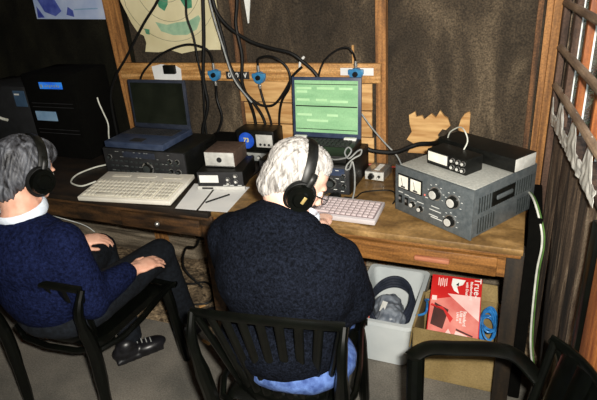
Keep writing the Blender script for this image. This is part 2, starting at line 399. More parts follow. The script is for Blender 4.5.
# window: frame, uprights and peeled horizontal poles
win = bpy.data.objects.new('window_1', None); C.objects.link(win); struct(win); win.location = rw(1.0, 1.03)
b = MB(); rbox(b, 0.12, 2.1, 1.0, 1.032, -0.05, 0.0, bev=0.003); rbox(b, 0.12, 2.1, 1.84, 1.87, -0.05, 0.0, bev=0.003)
b.build('window_frame', M['frame_dark'], win, world=True)
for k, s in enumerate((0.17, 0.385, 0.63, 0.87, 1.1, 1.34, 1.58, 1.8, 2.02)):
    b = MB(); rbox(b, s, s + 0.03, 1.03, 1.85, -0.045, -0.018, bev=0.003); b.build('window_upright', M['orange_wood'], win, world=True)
    b = MB(); rbox(b, s + .0305, s + .033, 1.03, 1.85, -0.0455, -0.040); b.build('lit_edge_strip', M['white'], win, world=True)  # white strip stands in for daylight on the outer edge of each upright
for z in (1.135, 1.275, 1.43, 1.59, 1.75):
    b = MB(); b.tube([rw(0.13, z, 0.004), rw(0.7, z + .004, .008), rw(1.3, z - .004, .006), rw(2.08, z, 0.004)], 0.0125, seg=10); b.build('window_pole', M['bar_wood'], win, world=True)
b = MB(); rbox(b, 0.29, 0.325, 1.03, 1.85, -0.018, 0.004, bev=0.004); b.build('window_mullion', M['frame_dark'], win, world=True)
b = MB()   # torn plastic sheeting along the foot of the window
def tornf(u, v):
    s = 0.13 + u * 0.78; h = 0.015 + 0.11 * max(0, 1 - abs(((s + .03) % .235) - .117) / .075) + 0.02 * noise.noise(V((u * 20, 0, 0)))
    q = rw(s, 0.995 + v * (h + .035), 0.006 + 0.006 * noise.noise(V((s * 30, v * 4, 1)))); return q
b.grid(tornf, 120, 10, thick=0.001)
o = b.build('plastic_sheeting', M['sheet']); tag(o, 'torn white plastic sheeting along the bottom of the barred window', 'sheeting')
b = MB(); rbox(b, 0.125, 2.09, 1.035, 1.84, -0.048, -0.046); 
gm = bpy.data.materials.new('window_pane'); gm.use_nodes = True
_b = gm.node_tree.nodes['Principled BSDF']; _b.inputs['Base Color'].default_value = (1, 1, 1, 1); _b.inputs['Alpha'].default_value = 0.12; _b.inputs['Roughness'].default_value = 0.05
b.build('pane', gm, win, world=True)
# timber post and orange board beside the window wall
b = MB(); rbox(b, 0.985, 1.03, 0, 1.0, -0.018, 0.02, bev=0.004); tag(b.build('black_post', M['black_plastic']), 'black painted upright post against the slab board wall under the window', 'post')
b = MB(); rbox(b, 1.045, 1.22, 0, 1.0, -0.018, 0.012, bev=0.003); tag(b.build('orange_board', M['orange_wood']), 'orange stained upright board leaning on the right wall beside the black post', 'board')
# outside
b = MB(); b.box((4.2, 8, -0.12), (12, 40, 0.05)); struct(b.build('ground', M['grass']))
def hedge(name, c, rad, n, label):
    b = MB()
    for i in range(n):
        d = V((random.gauss(0, 1), random.gauss(0, 1), random.gauss(0, 1))).normalized() * random.uniform(.7, 1)
        p = V(c) + V((d.x * rad[0], d.y * rad[1], d.z * rad[2]))
        if p.z < 0: continue
        a = random.uniform(.03, .06); q = Matrix.Rotation(random.uniform(0, 6.3), 3, V((random.random(), random.random(), random.random() + .01)))
        b.prism([p + q @ V((-a, 0, 0)), p + q @ V((0, a * .5, 0)), p + q @ V((a, 0, 0)), p + q @ V((0, -a * .5, 0))], q @ V((0, 0, .003)))
    b.ell(c, [q * .72 for q in rad], seg=24)
    r = thing(name, label, 'bush', (c[0], c[1], -0.09))
    b.build('foliage', M['leaf'], r, world=True, smooth=False)
    t = MB(); t.cyl((c[0], c[1], -0.1), (c[0], c[1], c[2]), .05, .03); t.build('stem', M['bark'], r, world=True)
hedge('leafy_bush', (.95, 3.35, 1.0), (.62, .55, 1.1), 5200, 'dark green leafy bush outside, nearest to the barred window')
hedge('leafy_bush', (.45, 4.9, 1.3), (.9, .7, 1.5), 4200, 'tall green bush outside beyond the far corner of the shed')
hedge('leafy_bush', (2.0, 4.6, 1.2), (.55, .7, 1.3), 2600, 'dark green bush outside, furthest to the right behind the others')

# ============================================================ ON THE BACK WALL
def curl(x, z, k=0.004): return 2.30 - k * (1 + math.sin(x * 23 + z * 9))
r = thing('wall_map', 'yellowed azimuthal world map pinned on the back wall above the rail', 'map', (-1.62, 2.30, 1.24))
out = [(-1.845, 1.85), (-1.935, 1.60), (-1.915, 1.50), (-1.875, 1.40), (-1.845, 1.35), (-1.812, 1.335), (-1.805, 1.30), (-1.822, 1.255), (-1.74, 1.252), (-1.66, 1.262), (-1.60, 1.245), (-1.52, 1.258), (-1.46, 1.262), (-1.372, 1.262), (-1.36, 1.40), (-1.375, 1.85)]
b = MB(); b.prism([(x, 2.296, z) for x, z in out], (0, .0015, 0)); b.build('sheet', M['map'], r, world=True, smooth=False)
mc = V((-1.625, 0, 1.59))
for rad in (0.10, 0.19, 0.285):
    b = MB(); n = 48
    pts = [(mc.x + rad * math.cos(2 * PI * k / n), 2.2952, mc.z + rad * math.sin(2 * PI * k / n)) for k in range(n)]
    if rad > .28: pts = [p for p in pts if -1.90 < p[0] < -1.37]
    b.tube(pts, .0013, seg=4, smooth=1, closed=rad < .28); b.build('range_ring', M['map_line'], r, world=True)
def land(pts, m):
    b = MB(); b.prism([(x, 2.2945, z) for x, z in pts], (0, .0012, 0)); b.build('landmass', m, r, world=True, smooth=False)
land([(-1.70, 1.55), (-1.69, 1.47), (-1.66, 1.45), (-1.635, 1.48), (-1.62, 1.56), (-1.66, 1.60)], M['map_green'])
land([(-1.56, 1.60), (-1.56, 1.50), (-1.535, 1.455), (-1.50, 1.46), (-1.49, 1.53), (-1.50, 1.60)], M['map_green'])
land([(-1.725, 1.40), (-1.70, 1.355), (-1.63, 1.335), (-1.55, 1.335), (-1.49, 1.36), (-1.46, 1.41), (-1.47, 1.425), (-1.53, 1.40), (-1.60, 1.395), (-1.66, 1.385)], M['map_pale'])
land([(-1.80, 1.37), (-1.795, 1.345), (-1.775, 1.34), (-1.77, 1.365)], M['map_green'])
land([(-1.76, 1.68), (-1.72, 1.62), (-1.60, 1.66), (-1.52, 1.68), (-1.50, 1.74), (-1.62, 1.76)], M['map_green'])

r = thing('blue_poster', 'pale blue and violet poster on the dark wall left of the stud', 'poster', (-2.26, 2.31, 1.42))
b = MB(); b.prism([(-2.52, 2.306, 1.435), (-2.045, 2.306, 1.42), (-2.03, 2.306, 1.80), (-2.50, 2.306, 1.82)], (0, .0015, 0)); b.build('sheet', M['poster'], r, world=True, smooth=False)
for pts in ([(-2.50, 1.80), (-2.49, 1.55), (-2.45, 1.47), (-2.38, 1.445), (-2.33, 1.47), (-2.36, 1.53), (-2.40, 1.56), (-2.38, 1.66), (-2.42, 1.79)],
            [(-2.30, 1.45), (-2.28, 1.49), (-2.25, 1.47), (-2.25, 1.438)], [(-2.50, 1.50), (-2.51, 1.44), (-2.46, 1.44)]):
    b = MB(); b.prism([(x, 2.3045, z) for x, z in pts], (0, .0012, 0)); b.build('blue_figure', M['poster_blue'], r, world=True, smooth=False)
b = MB()
for z in (1.53, 1.475, 1.60, 1.66): b.box((-2.16, 2.3055, z), (.16, .001, .006))
b.build('print_line', M['label_pale'], r, world=True)

# coax switches on the rail
def coax(x, z, label, tape=False):
    r = thing('coax_socket', label, 'socket', (x, 2.249, z), group='blue sockets on the wooden rail')
    b = MB(); b.cyl((0, -.022, 0), (0, 0, 0), .027, .029, 24); b.box((-.024, -.012, .01), (.02, .018, .022), bev=.003); b.box((.024, -.012, .01), (.02, .018, .022), bev=.003)
    b.build('body', M['socket'], r)
    b = MB(); b.cyl((0, -.032, .002), (0, -.022, .002), .011, .012, 16); b.build('knob', M['black'], r)
    for sx, sz, l in ((-.0, .028, .03), (.0, -.028, -.022)):
        b = MB(); b.cyl((sx, -.012, sz), (sx, -.012, sz + l), .0075, .0075, 12); b.cyl((sx, -.012, sz + l * .3), (sx, -.012, sz + l * .6), .0095, .0095, 12)
        b.build('connector', M['chrome'], r)
    return r
coax(-1.389, 1.152, 'blue round antenna socket on the rail below the map corner')
coax(-1.149, 1.142, 'blue round antenna socket on the rail right of the black label plate')
coax(-0.676, 1.163, 'blue round antenna socket with white tape, right of the lit laptop screen')
o = MB().box((-.675, 2.2485, 1.172), (.15, .002, .032)).build('white_tape', M['paper']); tag(o, 'white tape strip stuck on the rail behind the rightmost blue socket', 'tape')
r = thing('label_plate', 'small black label plate with white characters on the rail between two blue sockets', 'label', (-1.268, 2.247, 1.15))
MB().box((0, 0, 0), (.125, .004, .036), bev=.001).build('plate', M['ink'], r)
text('0.60 W', .034, M['white'], at(-1.268, 2.2445, 1.15) @ FRONT, r, bold=.0004)
r = thing('taped_note', 'crumpled white paper note taped to the rail above the dark laptop', 'note', (-1.67, 2.247, 1.16))
MB().prism([(-.085, 0, -.035), (-.09, 0, .03), (-.03, 0, .042), (.06, 0, .034), (.085, 0, .02), (.08, 0, -.04)], (0, -.002, 0)).build('sheet', M['paper'], r)
o = MB().box((-1.645, 2.235, 1.178), (.068, .02, .044), bev=.004).build('black_adapter', M['black']); tag(o, 'small black plug adapter fixed over the white note on the rail', 'adapter')
o = MB().prism([(-1.205, 2.27, 1.56), (-1.155, 2.27, 1.56), (-1.188, 2.27, 1.385), (-1.193, 2.27, 1.385)], (0, -.004, 0)).build('pennant', M['white'], smooth=False); tag(o, 'narrow white pointed pennant hanging from above between the cables', 'pennant')
r = thing('cable_clip', 'white cable clip on the rail beside the lit laptop', 'clip', (-.94, 2.24, 1.21))
MB().tube([(0, 0, -.02), (.01, -.01, .01), (.03, -.012, .03)], .006).build('hook', M['white'], r)
o = MB().box((-.69, 2.25, 1.245), (.008, .01, .08)).build('wood_splinter', M['pale_wood']); tag(o, 'thin upright splinter of wood standing on the rail near the rightmost blue socket', 'splinter')

CAB = [
 ('A', 'thick black cable running diagonally down across the map to the left stud', .0065, 'rubber', [(-1.55, 2.21, 1.62), (-1.617, 2.2, 1.508), (-1.725, 2.2, 1.403), (-1.864, 2.2, 1.251), (-1.97, 2.2, 1.139), (-2.03, 2.2, 1.02), (-2.05, 2.21, .80)]),
 ('B', 'black cable arching over the white note into the leftmost blue socket', .0055, 'rubber', [(-1.85, 2.23, 1.06), (-1.802, 2.2, 1.146), (-1.731, 2.2, 1.212), (-1.628, 2.2, 1.27), (-1.495, 2.2, 1.304), (-1.401, 2.2, 1.287), (-1.388, 2.225, 1.25), (-1.389, 2.237, 1.21)]),
 ('C', 'thin black cable hanging straight down across the map, left of the double cable', .005, 'rubber', [(-1.45, 2.2, 1.65), (-1.463, 2.2, 1.502), (-1.472, 2.2, 1.428), (-1.452, 2.2, 1.338), (-1.447, 2.2, 1.227), (-1.439, 2.2, 1.111), (-1.458, 2.2, 0.935), (-1.46, 2.2, .80)]),
 ('D', 'thick black cable hanging vertically at the right side of the map', .008, 'rubber', [(-1.35, 2.2, 1.65), (-1.365, 2.19, 1.508), (-1.391, 2.19, 1.325), (-1.424, 2.19, 1.148), (-1.421, 2.19, 1.015), (-1.472, 2.19, 0.885), (-1.48, 2.2, .78)]),
 ('E', 'black cable sloping down from the top past the black label plate', .0075, 'rubber', [(-1.33, 2.2, 1.65), (-1.326, 2.2, 1.497), (-1.314, 2.2, 1.441), (-1.292, 2.2, 1.313), (-1.279, 2.2, 1.218), (-1.235, 2.2, 1.115), (-1.182, 2.22, 1.025), (-1.15, 2.248, .93), (-1.14, 2.25, .80)]),
 ('F', 'thickest black cable sagging to the right and ending at the lit laptop', .008, 'rubber', [(-1.33, 2.2, 1.6), (-1.315, 2.19, 1.497), (-1.299, 2.19, 1.437), (-1.246, 2.19, 1.375), (-1.152, 2.19, 1.317), (-1.055, 2.19, 1.286), (-0.96, 2.19, 1.264), (-0.906, 2.19, 1.229), (-0.844, 2.19, 1.173), (-.80, 2.2, 1.08)]),
 ('G', 'black cable hanging in front of the label plate and down behind the blue dial radio', .008, 'rubber', [(-1.19, 2.19, 1.65), (-1.194, 2.19, 1.492), (-1.213, 2.19, 1.388), (-1.20, 2.19, 1.256), (-1.215, 2.19, 1.127), (-1.203, 2.22, 1.027), (-1.20, 2.248, 0.93), (-1.20, 2.25, .80)]),
 ('H', 'black cable looping over and down from the middle blue socket', .006, 'rubber', [(-1.149, 2.237, 1.20), (-1.13, 2.22, 1.236), (-1.054, 2.2, 1.245), (-0.994, 2.2, 1.209), (-0.973, 2.2, 1.16), (-0.983, 2.2, 1.106), (-1.035, 2.22, 1.035), (-1.07, 2.248, 0.93), (-1.07, 2.25, .80)]),
 ('I', 'black cable making a wide hanging loop between the label plate and the lit laptop', .006, 'rubber', [(-1.25, 2.2, 1.15), (-1.207, 2.2, 1.078), (-1.155, 2.2, 1.031), (-1.103, 2.2, 1.018), (-1.055, 2.2, 1.034), (-0.998, 2.2, 1.101), (-0.959, 2.2, 1.161), (-0.912, 2.2, 1.201)]),
 ('J', 'thin pale grey cable among the black ones in front of the label plate', .004, 'grey_cable', [(-1.33, 2.17, 1.6), (-1.316, 2.17, 1.456), (-1.289, 2.17, 1.325), (-1.261, 2.17, 1.194), (-1.242, 2.17, 1.143), (-1.211, 2.17, 1.097), (-1.165, 2.17, 1.041)]),
 ('K', 'black cable dropping from the bottom of the leftmost blue socket', .006, 'rubber', [(-1.389, 2.237, 1.10), (-1.37, 2.2, 1.04), (-1.357, 2.2, 0.949), (-1.408, 2.2, 0.843), (-1.42, 2.2, .77)]),
 ('L', 'black cable dropping from the bottom of the middle blue socket', .006, 'rubber', [(-1.149, 2.237, 1.09), (-1.13, 2.225, 1.03), (-1.115, 2.248, 0.93), (-1.11, 2.25, .80)]),
 ('M', 'black cable arching left from the rightmost blue socket to behind the lit laptop', .0045, 'rubber', [(-0.676, 2.237, 1.22), (-.676, 2.2, 1.262), (-0.70, 2.2, 1.283), (-0.746, 2.2, 1.273), (-0.802, 2.2, 1.231), (-0.834, 2.2, 1.166), (-.84, 2.2, 1.08)]),
 ('N', 'thick black cable running along the wall from the right radio to the amplifier', .0095, 'rubber', [(-.70, 2.16, .87), (-0.653, 2.15, 0.872), (-0.612, 2.15, 0.858), (-0.572, 2.15, 0.847), (-0.483, 2.15, 0.848), (-0.418, 2.15, 0.876), (-0.376, 2.15, 0.892), (-0.319, 2.13, 0.905), (-.27, 2.06, .945)]),
 ('O', 'thin grey cable slanting down in front of the pale boards right of the lit laptop', .0035, 'grey_cable', [(-.70, 2.2, 1.06), (-0.65, 2.2, 1.006), (-0.597, 2.2, 0.935), (-0.539, 2.2, 0.869), (-0.485, 2.2, 0.812), (-.46, 2.2, .757)]),
 ('P', 'white cable hanging in a curve left of the dark laptop', .0035, 'white_cable', [(-1.985, 2.06, 1.07), (-1.973, 2.05, 1.046), (-1.96, 2.05, 0.999), (-1.945, 2.05, 0.937), (-1.96, 2.05, 0.861), (-1.97, 2.06, .757)]),
 ('Q', 'white keyboard cable curling on the desk left of the beige keyboard', .004, 'white_cable', [(-1.79, 1.73, .765), (-1.83, 1.687, .757), (-1.873, 1.685, 0.757), (-1.932, 1.715, 0.757), (-1.97, 1.795, 0.757), (-1.953, 1.888, 0.757), (-1.92, 1.935, 0.757), (-1.87, 1.95, .765)]),
 ('R', 'thin black cable lying on the desk in front of the small silver box', .003, 'rubber', [(-.62, 1.85, .754), (-0.577, 1.853, 0.754), (-0.563, 1.907, 0.754), (-0.517, 1.938, 0.754), (-0.454, 1.952, 0.754), (-.42, 1.90, .754), (-0.419, 1.834, 0.754)]),
 ('S', 'red cable lying on the desk behind the small silver box', .004, 'red_cable', [(-.62, 2.21, .757), (-0.566, 2.22, 0.757), (-0.509, 2.20, 0.757), (-0.444, 2.21, 0.757), (-0.395, 2.20, 0.757), (-.34, 2.12, .757)]),
 ('T', 'white and green twin cable hanging off the right end of the desk', .0036, 'white_cable', [(.04, 1.99, .80), (0.07, 1.80, 0.845), (0.10, 1.71, 0.79), (0.111, 1.70, 0.719), (0.107, 1.71, 0.592), (0.118, 1.72, 0.315), (0.15, 1.74, 0.12), (.16, 1.74, .03)]),
 ('U', 'black cable sagging across the wall boards under the left desk', .007, 'rubber', [(-2.0, 2.2, .55), (-1.85, 2.15, .42), (-1.65, 2.1, .40), (-1.5, 2.05, .33), (-1.36, 2.0, .40), (-1.2, 2.1, .45)]),
 ('V', 'black cable hanging under the left desk beside its right leg', .006, 'rubber', [(-1.35, 1.9, .62), (-1.36, 1.88, .5), (-1.42, 1.9, .38), (-1.55, 1.98, .30), (-1.60, 2.0, .16), (-1.5, 2.0, .05)]),
 ('W', 'black cable curling on the earth under the left desk', .006, 'rubber', [(-1.8, 2.1, .10), (-1.62, 2.0, .06), (-1.5, 2.05, .05), (-1.4, 1.92, .04), (-1.5, 1.86, .04), (-1.62, 1.9, .04)]),
 ('X', 'black cable drooping behind the white bin under the right desk', .005, 'rubber', [(-.62, 2.2, .6), (-.5, 2.18, .48), (-.38, 2.2, .5), (-.3, 2.18, .42), (-.2, 2.2, .5), (-.15, 2.22, .6)]),
 ('Y', 'thin grey cable trailing from the seated left man\'s hand to his headphones', .002, 'grey_cable', [(-1.60, 1.47, .66), (-1.63, 1.45, .70), (-1.70, 1.40, .75), (-1.74, 1.30, .83)]),
]
for k, lab, rad, m, pts in CAB:
    o = MB().tube(pts, rad, seg=8, smooth=6).build('cable', M[m]); tag(o, lab, 'cable')
o = MB().tube([V(p) + V((.007, -.002, 0)) for p in CAB[19][4]], .0025, seg=6, smooth=6).build('cable', mat('green_cable', (60, 96, 40), (90, 130, 60))); tag(o, 'thin green cable running beside the white one at the right end of the desk', 'cable')
for (x, z, t) in ((-1.07, 1.24, 'shiny nail head in the rail right of the middle blue socket'), (-1.39, 1.27, 'shiny nail head above the leftmost blue socket'), (-.60, 1.195, 'shiny nail in the rail at its right end')):
    pass

# ============================================================ DESKS
def desk(name, label, x0, x1, y0, y1, mt, mb, ml, drawers, handle):
    r = thing(name, label, 'desk', ((x0 + x1) / 2, (y0 + y1) / 2, 0))
    MB().box(((x0 + x1) / 2, (y0 + y1) / 2, .738), (x1 - x0, y1 - y0, .024), bev=.004).build('desk_top', mt, r, world=True)
    b = MB(); b.box(((x0 + x1) / 2, y0 + .035, .675), (x1 - x0 - .06, .02, .10)); b.box(((x0 + x1) / 2, y0 + .022, .718), (x1 - x0 - .01, .03, .014), bev=.003)
    b.box(((x0 + x1) / 2, y1 - .035, .675), (x1 - x0 - .06, .02, .10))
    for x in (x0 + .04, x1 - .04): b.box((x, (y0 + y1) / 2, .675), (.02, y1 - y0 - .08, .10))
    b.build('apron', mb, r, world=True)
    for (a, c) in drawers:
        d = MB().box(((a + c) / 2, y0 + .018, .668), (c - a, .022, .072), bev=.004).build('drawer', mb, r, world=True)
        if handle == 'bar': MB().box(((a + c) / 2 + .055, y0 - .002, .672), (.12, .018, .018), bev=.006).build('handle', M['handle'], d, world=True)
        else: MB().ell(((a + c) / 2, y0 - .004, .672), (.011, .011, .011), seg=12).build('knob', M['chrome'], d, world=True)
    for x in (x0 + .025, x1 - .022):
        for y in (y0 + .045, y1 - .045):
            b = MB(); b.box((x, y, .365), (.055, .055, .73), bev=.004, taper=1.0); b.build('leg', ml, r, world=True)
    return r
desk('writing_desk', 'brown varnished desk on the right with a long drawer, carrying the grey amplifier', -1.10, .055, 1.60, 2.255, M['desk_top'], M['desk'], M['desk_leg'], [(-.55, -.02)], 'bar')
desk('work_table', 'dark old wooden table on the left under the beige keyboard', -2.85, -1.105, 1.585, 2.255, M['table_top'], M['desk_dark'], M['desk_dark'], [(-1.56, -1.16)], 'knob')
o = MB().box((.085, 1.86, .42), (.04, .3, .78), bev=.004).build('gap_shade_panel', M['black_matte']); tag(o, 'dark upright panel added as the shade in the gap right of the brown desk', 'shade panel')  # dark panel added where shade fills the gap beside the desk

# ============================================================ ELECTRONICS
FR = V((-.104, 1.61, 0)); U = V((.285, -.179, 0)).normalized(); W = V((.182, .293, 0)).normalized()
r = thing('linear_amplifier', 'large grey-blue radio amplifier with two white meters on the right desk', 'amplifier', (FR - U * .17 + W * .17) + V((0, 0, .75)), math.atan2(U.y, U.x))
# local: x along the front (left -> right), y depth, z up ; centre of base at origin
aw, ad, ah = .337, .345, .172
MB().box((0, 0, .012 + ah / 2), (aw, ad, ah), bev=.004).build('case', M['amp'], r)
MB().box((0, .004, .012 + ah + .001), (aw - .012, ad - .012, .003), bev=.001).build('lid', M['amp_top'], r)
MB().box((0, -ad / 2 - .003, .012 + ah / 2), (aw + .006, .008, ah + .006), bev=.002).build('front_panel', M['amp'], r)
fy = -ad / 2 - .007
def fp(u, v): return (-aw / 2 + u * aw, fy, .012 + ah * (1 - v))
for u0, u1 in ((.055, .185), (.225, .365)):
    x0, _, z0 = fp(u0, .17); x1, _, z1 = fp(u1, .44)
    g = MB().box(((x0 + x1) / 2, fy - .001, (z0 + z1) / 2), (x1 - x0 + .01, .004, z0 - z1 + .01), bev=.001).build('meter', M['black'], r)
    MB().box(((x0 + x1) / 2, fy - .0035, (z0 + z1) / 2), (x1 - x0, .002, z0 - z1)).build('meter_face', M['meter'], g)
    b = MB(); b.cyl(((x0 + x1) / 2, fy - .005, z1 + .004), ((x0 + x1) / 2 - .01, fy - .005, z0 - .008), .0008, seg=6); b.box(((x0 + x1) / 2, fy - .005, z1 + .005), (.02, .001, .006)); b.build('needle', M['ink'], g)
def knob(par, x, y, z, rad, m='black', cap='silver', ln=.018):
    k = MB().cyl((x, y, z), (x, y - ln, z), rad, rad * .88, 24).build('knob', M[m], par)
    MB().cyl((x, y, z), (x, y - .0025, z), rad * 1.22, rad * 1.18, 24).build('knob_skirt', M['chrome'], k)
    MB().cyl((x, y - ln, z), (x, y - ln - .002, z), rad * .72, rad * .7, 20).build('knob_cap', M[cap], k)
for u, v, q in ((.56, .30, .021), (.785, .33, .021), (.76, .76, .019)):
    x, y, z = fp(u, v); knob(r, x, fy, z, q)
    b = MB()
    for a in range(7):
        an = R(-30 + a * 40); b.box((x + math.cos(an) * q * 1.6, fy - .0006, z + math.sin(an) * q * 1.6), (.006, .001, .0022))
    b.build('scale_marks', M['print'], r)
for u, v in ((.26, .73), (.37, .76)):
    x, y, z = fp(u, v); knob(r, x, fy, z, .0105, ln=.014)
for u, v in ((.075, .72), (.165, .73)):
    x, y, z = fp(u, v); sw = MB().box((x, fy - .002, z), (.014, .004, .03), bev=.001).build('rocker_switch', M['black'], r); MB().box((x, fy - .005, z + .004), (.008, .004, .01)).build('rocker', M['chrome'], sw)
b = MB()
for u, v, l in ((.24, .60, .03), (.36, .63, .03), (.56, .60, .035), (.56, .68, .05), (.54, .80, .04), (.58, .84, .05), (.075, .56, .02), (.165, .58, .02), (.44, .46, .012)):
    x, y, z = fp(u, v); b.box((x, fy - .0006, z), (l, .001, .0028))
b.build('panel_print', M['print'], r)
b = MB(); x, y, z = fp(.415, .42); b.ell((x, fy, z), (.004, .004, .004), seg=10); b.build('indicator_lamp', M['pinkred'], r)
b = MB()   # ventilation slots on the right side and lid
for row in range(2):
    for k in range(22):
        yy = -ad / 2 + .03 + k * .0135
        if row == 0 and 7 <= k <= 15: continue
        b.box((aw / 2 + .0005, yy, .05 + row * .075), (.002, .005, .055))
b.build('vent_slots', M['amp_dark'], r)
h = MB().box((aw / 2 + .001, -.015, .125), (.003, .125, .052), bev=.002).build('handle_recess', M['black'], r)
MB().box((aw / 2 + .006, -.015, .128), (.008, .085, .016), bev=.004).build('handle_grip', M['amp'], h)
for sx in (-1, 1):
    for sy in (-1, 1): MB().cyl((sx * .14, sy * .14, 0), (sx * .14, sy * .14, .013), .014, .016, 14).build('foot', M['black'], r)
zt = .75 + .012 + ah + .003
# flat black unit on the amplifier
cx = (V((-.222, 2.026, 0)) + V((.059, 1.836, 0)) + V((-.28, 1.97, 0)) + V((.006, 1.783, 0))) / 4
r = thing('flat_black_unit', 'long flat black unit with a silver end panel lying on the amplifier', 'radio unit', (cx.x + .004, cx.y + .012, zt), math.atan2(-.19, .283))
MB().box((0, 0, .028), (.335, .115, .048), bev=.002).build('case', M['black'], r)
MB().box((.1685, 0, .028), (.004, .108, .044), bev=.001).build('end_panel', M['silver'], r)
for sx in (-1, 1): MB().box((sx * .14, 0, .002), (.012, .09, .004)).build('foot', M['black'], r)
# small meter box on the amplifier
r = thing('swr_meter', 'small black meter box with a wide white scale on the amplifier lid', 'meter', (-.196, 1.806, zt), math.atan2(-.095, .141))
MB().box((0, 0, .029), (.175, .085, .056), bev=.003).build('case', M['black'], r)
g = MB().box((-.035, -.0435, .032), (.092, .004, .042), bev=.001).build('meter_frame', M['ink'], r)
MB().box((-.035, -.046, .034), (.086, .002, .034)).build('meter_face', M['meter'], g)
for x in (.03, .055, .076):
    for z in (.018, .042): knob(r, x, -.0425, z, .0075, ln=.008, cap='silver')
MB().tube([(.01, .035, .056), (.012, .05, .085), (-.01, .06, .112), (-.05, .08, .115), (-.10, .09, .085), (-.12, .10, .055)], .0025, seg=6).build('lead', M['white_cable'], r)

# silver control box
r = thing('control_box', 'small silver control box with one black knob on the desk left of the amplifier', 'control box', (-.543, 2.10, .75), R(-6))
MB().box((0, 0, .023), (.085, .105, .040), bev=.002).build('case', M['chrome'], r)
MB().box((0, -.054, .022), (.083, .003, .036), bev=.001).build('front_panel', M['silver'], r)
knob(r, -.012, -.0555, .022, .012, cap='black'); knob(r, .022, -.0555, .022, .006)
MB().box((.005, .0, .0435), (.022, .07, .001)).build('label_strip', M['white'], r)

def face_controls(r, x0, x1, y, z0, z1, nb, nr, kn=(), ns='print'):
    b = MB()
    for i in range(nb):
        for j in range(nr):
            b.box((x0 + (i + .5) * (x1 - x0) / nb, y - .001, z0 + (j + .5) * (z1 - z0) / nr), ((x1 - x0) / nb * .55, .003, (z1 - z0) / nr * .35), bev=.0006)
    b.build('buttons', M['amp_dark'], r)
    for x, z, q in kn: knob(r, x, y, z, q, ln=.012, cap='amp_dark')
# radio on the right, under the lit laptop
r = thing('hf_transceiver', 'black radio with knobs under the lit laptop in front of the white-haired man', 'radio', (-.80, 2.01, .75))
MB().box((0, 0, .068), (.40, .28, .125), bev=.004).build('case', M['black'], r)
MB().box((0, -.143, .068), (.395, .01, .12), bev=.003).build('front_panel', M['ink'], r)
MB().box((.12, -.1495, .105), (.12, .003, .03)).build('display', M['laptop'], r)
face_controls(r, .06, .19, -.149, .025, .085, 6, 3, ((.12, .055, .02), (.175, .09, .008), (.08, .09, .008), (.175, .045, .009), (-.05, .06, .026), (.08, .035, .008)))
b = MB()
for (x, z) in ((.08, .105), (.10, .113), (.15, .113), (.1, .072), (.15, .078), (.172, .067), (.14, .03), (.17, .025)): b.box((x, -.1525, z), (.014, .0006, .0025))
b.build('panel_print', M['print'], r)
for sx in (-1, 1):
    for sy in (-1, 1): MB().cyl((sx * .17, sy * .11, 0), (sx * .17, sy * .11, .007), .012, .012, 12).build('foot', M['rubber'], r)
def bow(pts, lab):
    o = MB().tube(pts, .0032, seg=6, smooth=6).build('ribbon_cable', M['grey_cable']); tag(o, lab, 'cable')
bow([(-.70, 1.90, .91), (-.67, 1.87, .905), (-.63, 1.855, .915), (-.60, 1.845, .93), (-.585, 1.85, .955), (-.60, 1.855, .965), (-.612, 1.85, .945), (-.60, 1.845, .925), (-.585, 1.84, .93), (-.56, 1.845, .955), (-.545, 1.85, .96), (-.55, 1.85, .94), (-.575, 1.845, .925), (-.60, 1.84, .90), (-.605, 1.835, .88), (-.59, 1.835, .885), (-.578, 1.835, .915), (-.57, 1.835, .87), (-.572, 1.835, .80), (-.58, 1.83, .757)], 'pale grey cable tied in a bow at the corner of the black radio')

def laptop(x0, x1, yf, yb, z, tilt, hs, ms, mb, screen, label, base_m):
    r = thing('laptop', label, 'laptop', ((x0 + x1) / 2, (yf + yb) / 2, z))
    wd = x1 - x0; dp = yb - yf
    MB().box((0, 0, .016), (wd, dp, .03), bev=.004).build('base', base_m, r)
    k = MB(); 
    for j in range(5):
        for i in range(14): k.box((-wd * .43 + i * wd * .062 + (j % 2) * .002, dp * .33 - j * .019, .0325), (wd * .052, .015, .004), bev=.001)
    k.build('keys', M['ink'], r)
    MB().box((0, -dp * .33, .0318), (.07, .045, .002)).build('touchpad', M['ink'], r)
    T = at(0, dp / 2 - .008, .03) @ Matrix.Rotation(-tilt, 4, 'X')
    lid = MB().box((0, 0, hs / 2), (wd, .012, hs), bev=.003).xf(T).build('screen_lid', mb, r)
    MB().box((0, -.0065, hs / 2 + .004), (wd - .028, .002, hs - .036)).xf(T).build('screen', M[screen], lid)
    for sx in (-1, 1): MB().cyl((sx * wd * .36, dp / 2 - .006, .033), (sx * wd * .27, dp / 2 - .006, .033), .008, .008, 12).build('hinge', mb, r)
    return r, lid, T
r, lid, T = laptop(-.935, -.62, 1.885, 2.115, .882, R(6), .262, 0, M['laptop'], 'screen_on', 'open laptop with a lit green screen on the black radio', M['black'])
b = MB(); b.box((0, -.0078, .138), (.282, .0006, .005)).box((0, -.0078, .232), (.282, .0006, .003)).box((-.0, -.0078, .037), (.282, .0006, .003)); b.xf(T).build('screen_lines', M['screen_dk'], lid)
for x, z, l in ((-.1, .215, .07), (.0, .215, .08), (.09, .215, .06), (-.11, .2, .05), (-.105, .165, .06), (-.02, .165, .05), (.06, .16, .08), (-.1, .1, .07), (.03, .1, .05), (-.04, .075, .1)):
    MB().box((x, -.0078, z), (l, .0006, .010)).xf(T).build('screen_row', M['screen_lt'], lid)
MB().box((.11, -.11, .034), (.05, .012, .006), bev=.001).build('hinge_cover', M['white'], r) if False else None
MB().box((.115, .085, .036), (.055, .02, .012), bev=.003).build('hinge_cover', M['white'], r)
MB().box((-.115, .085, .036), (.055, .02, .012), bev=.003).build('hinge_cover', M['white'], r)
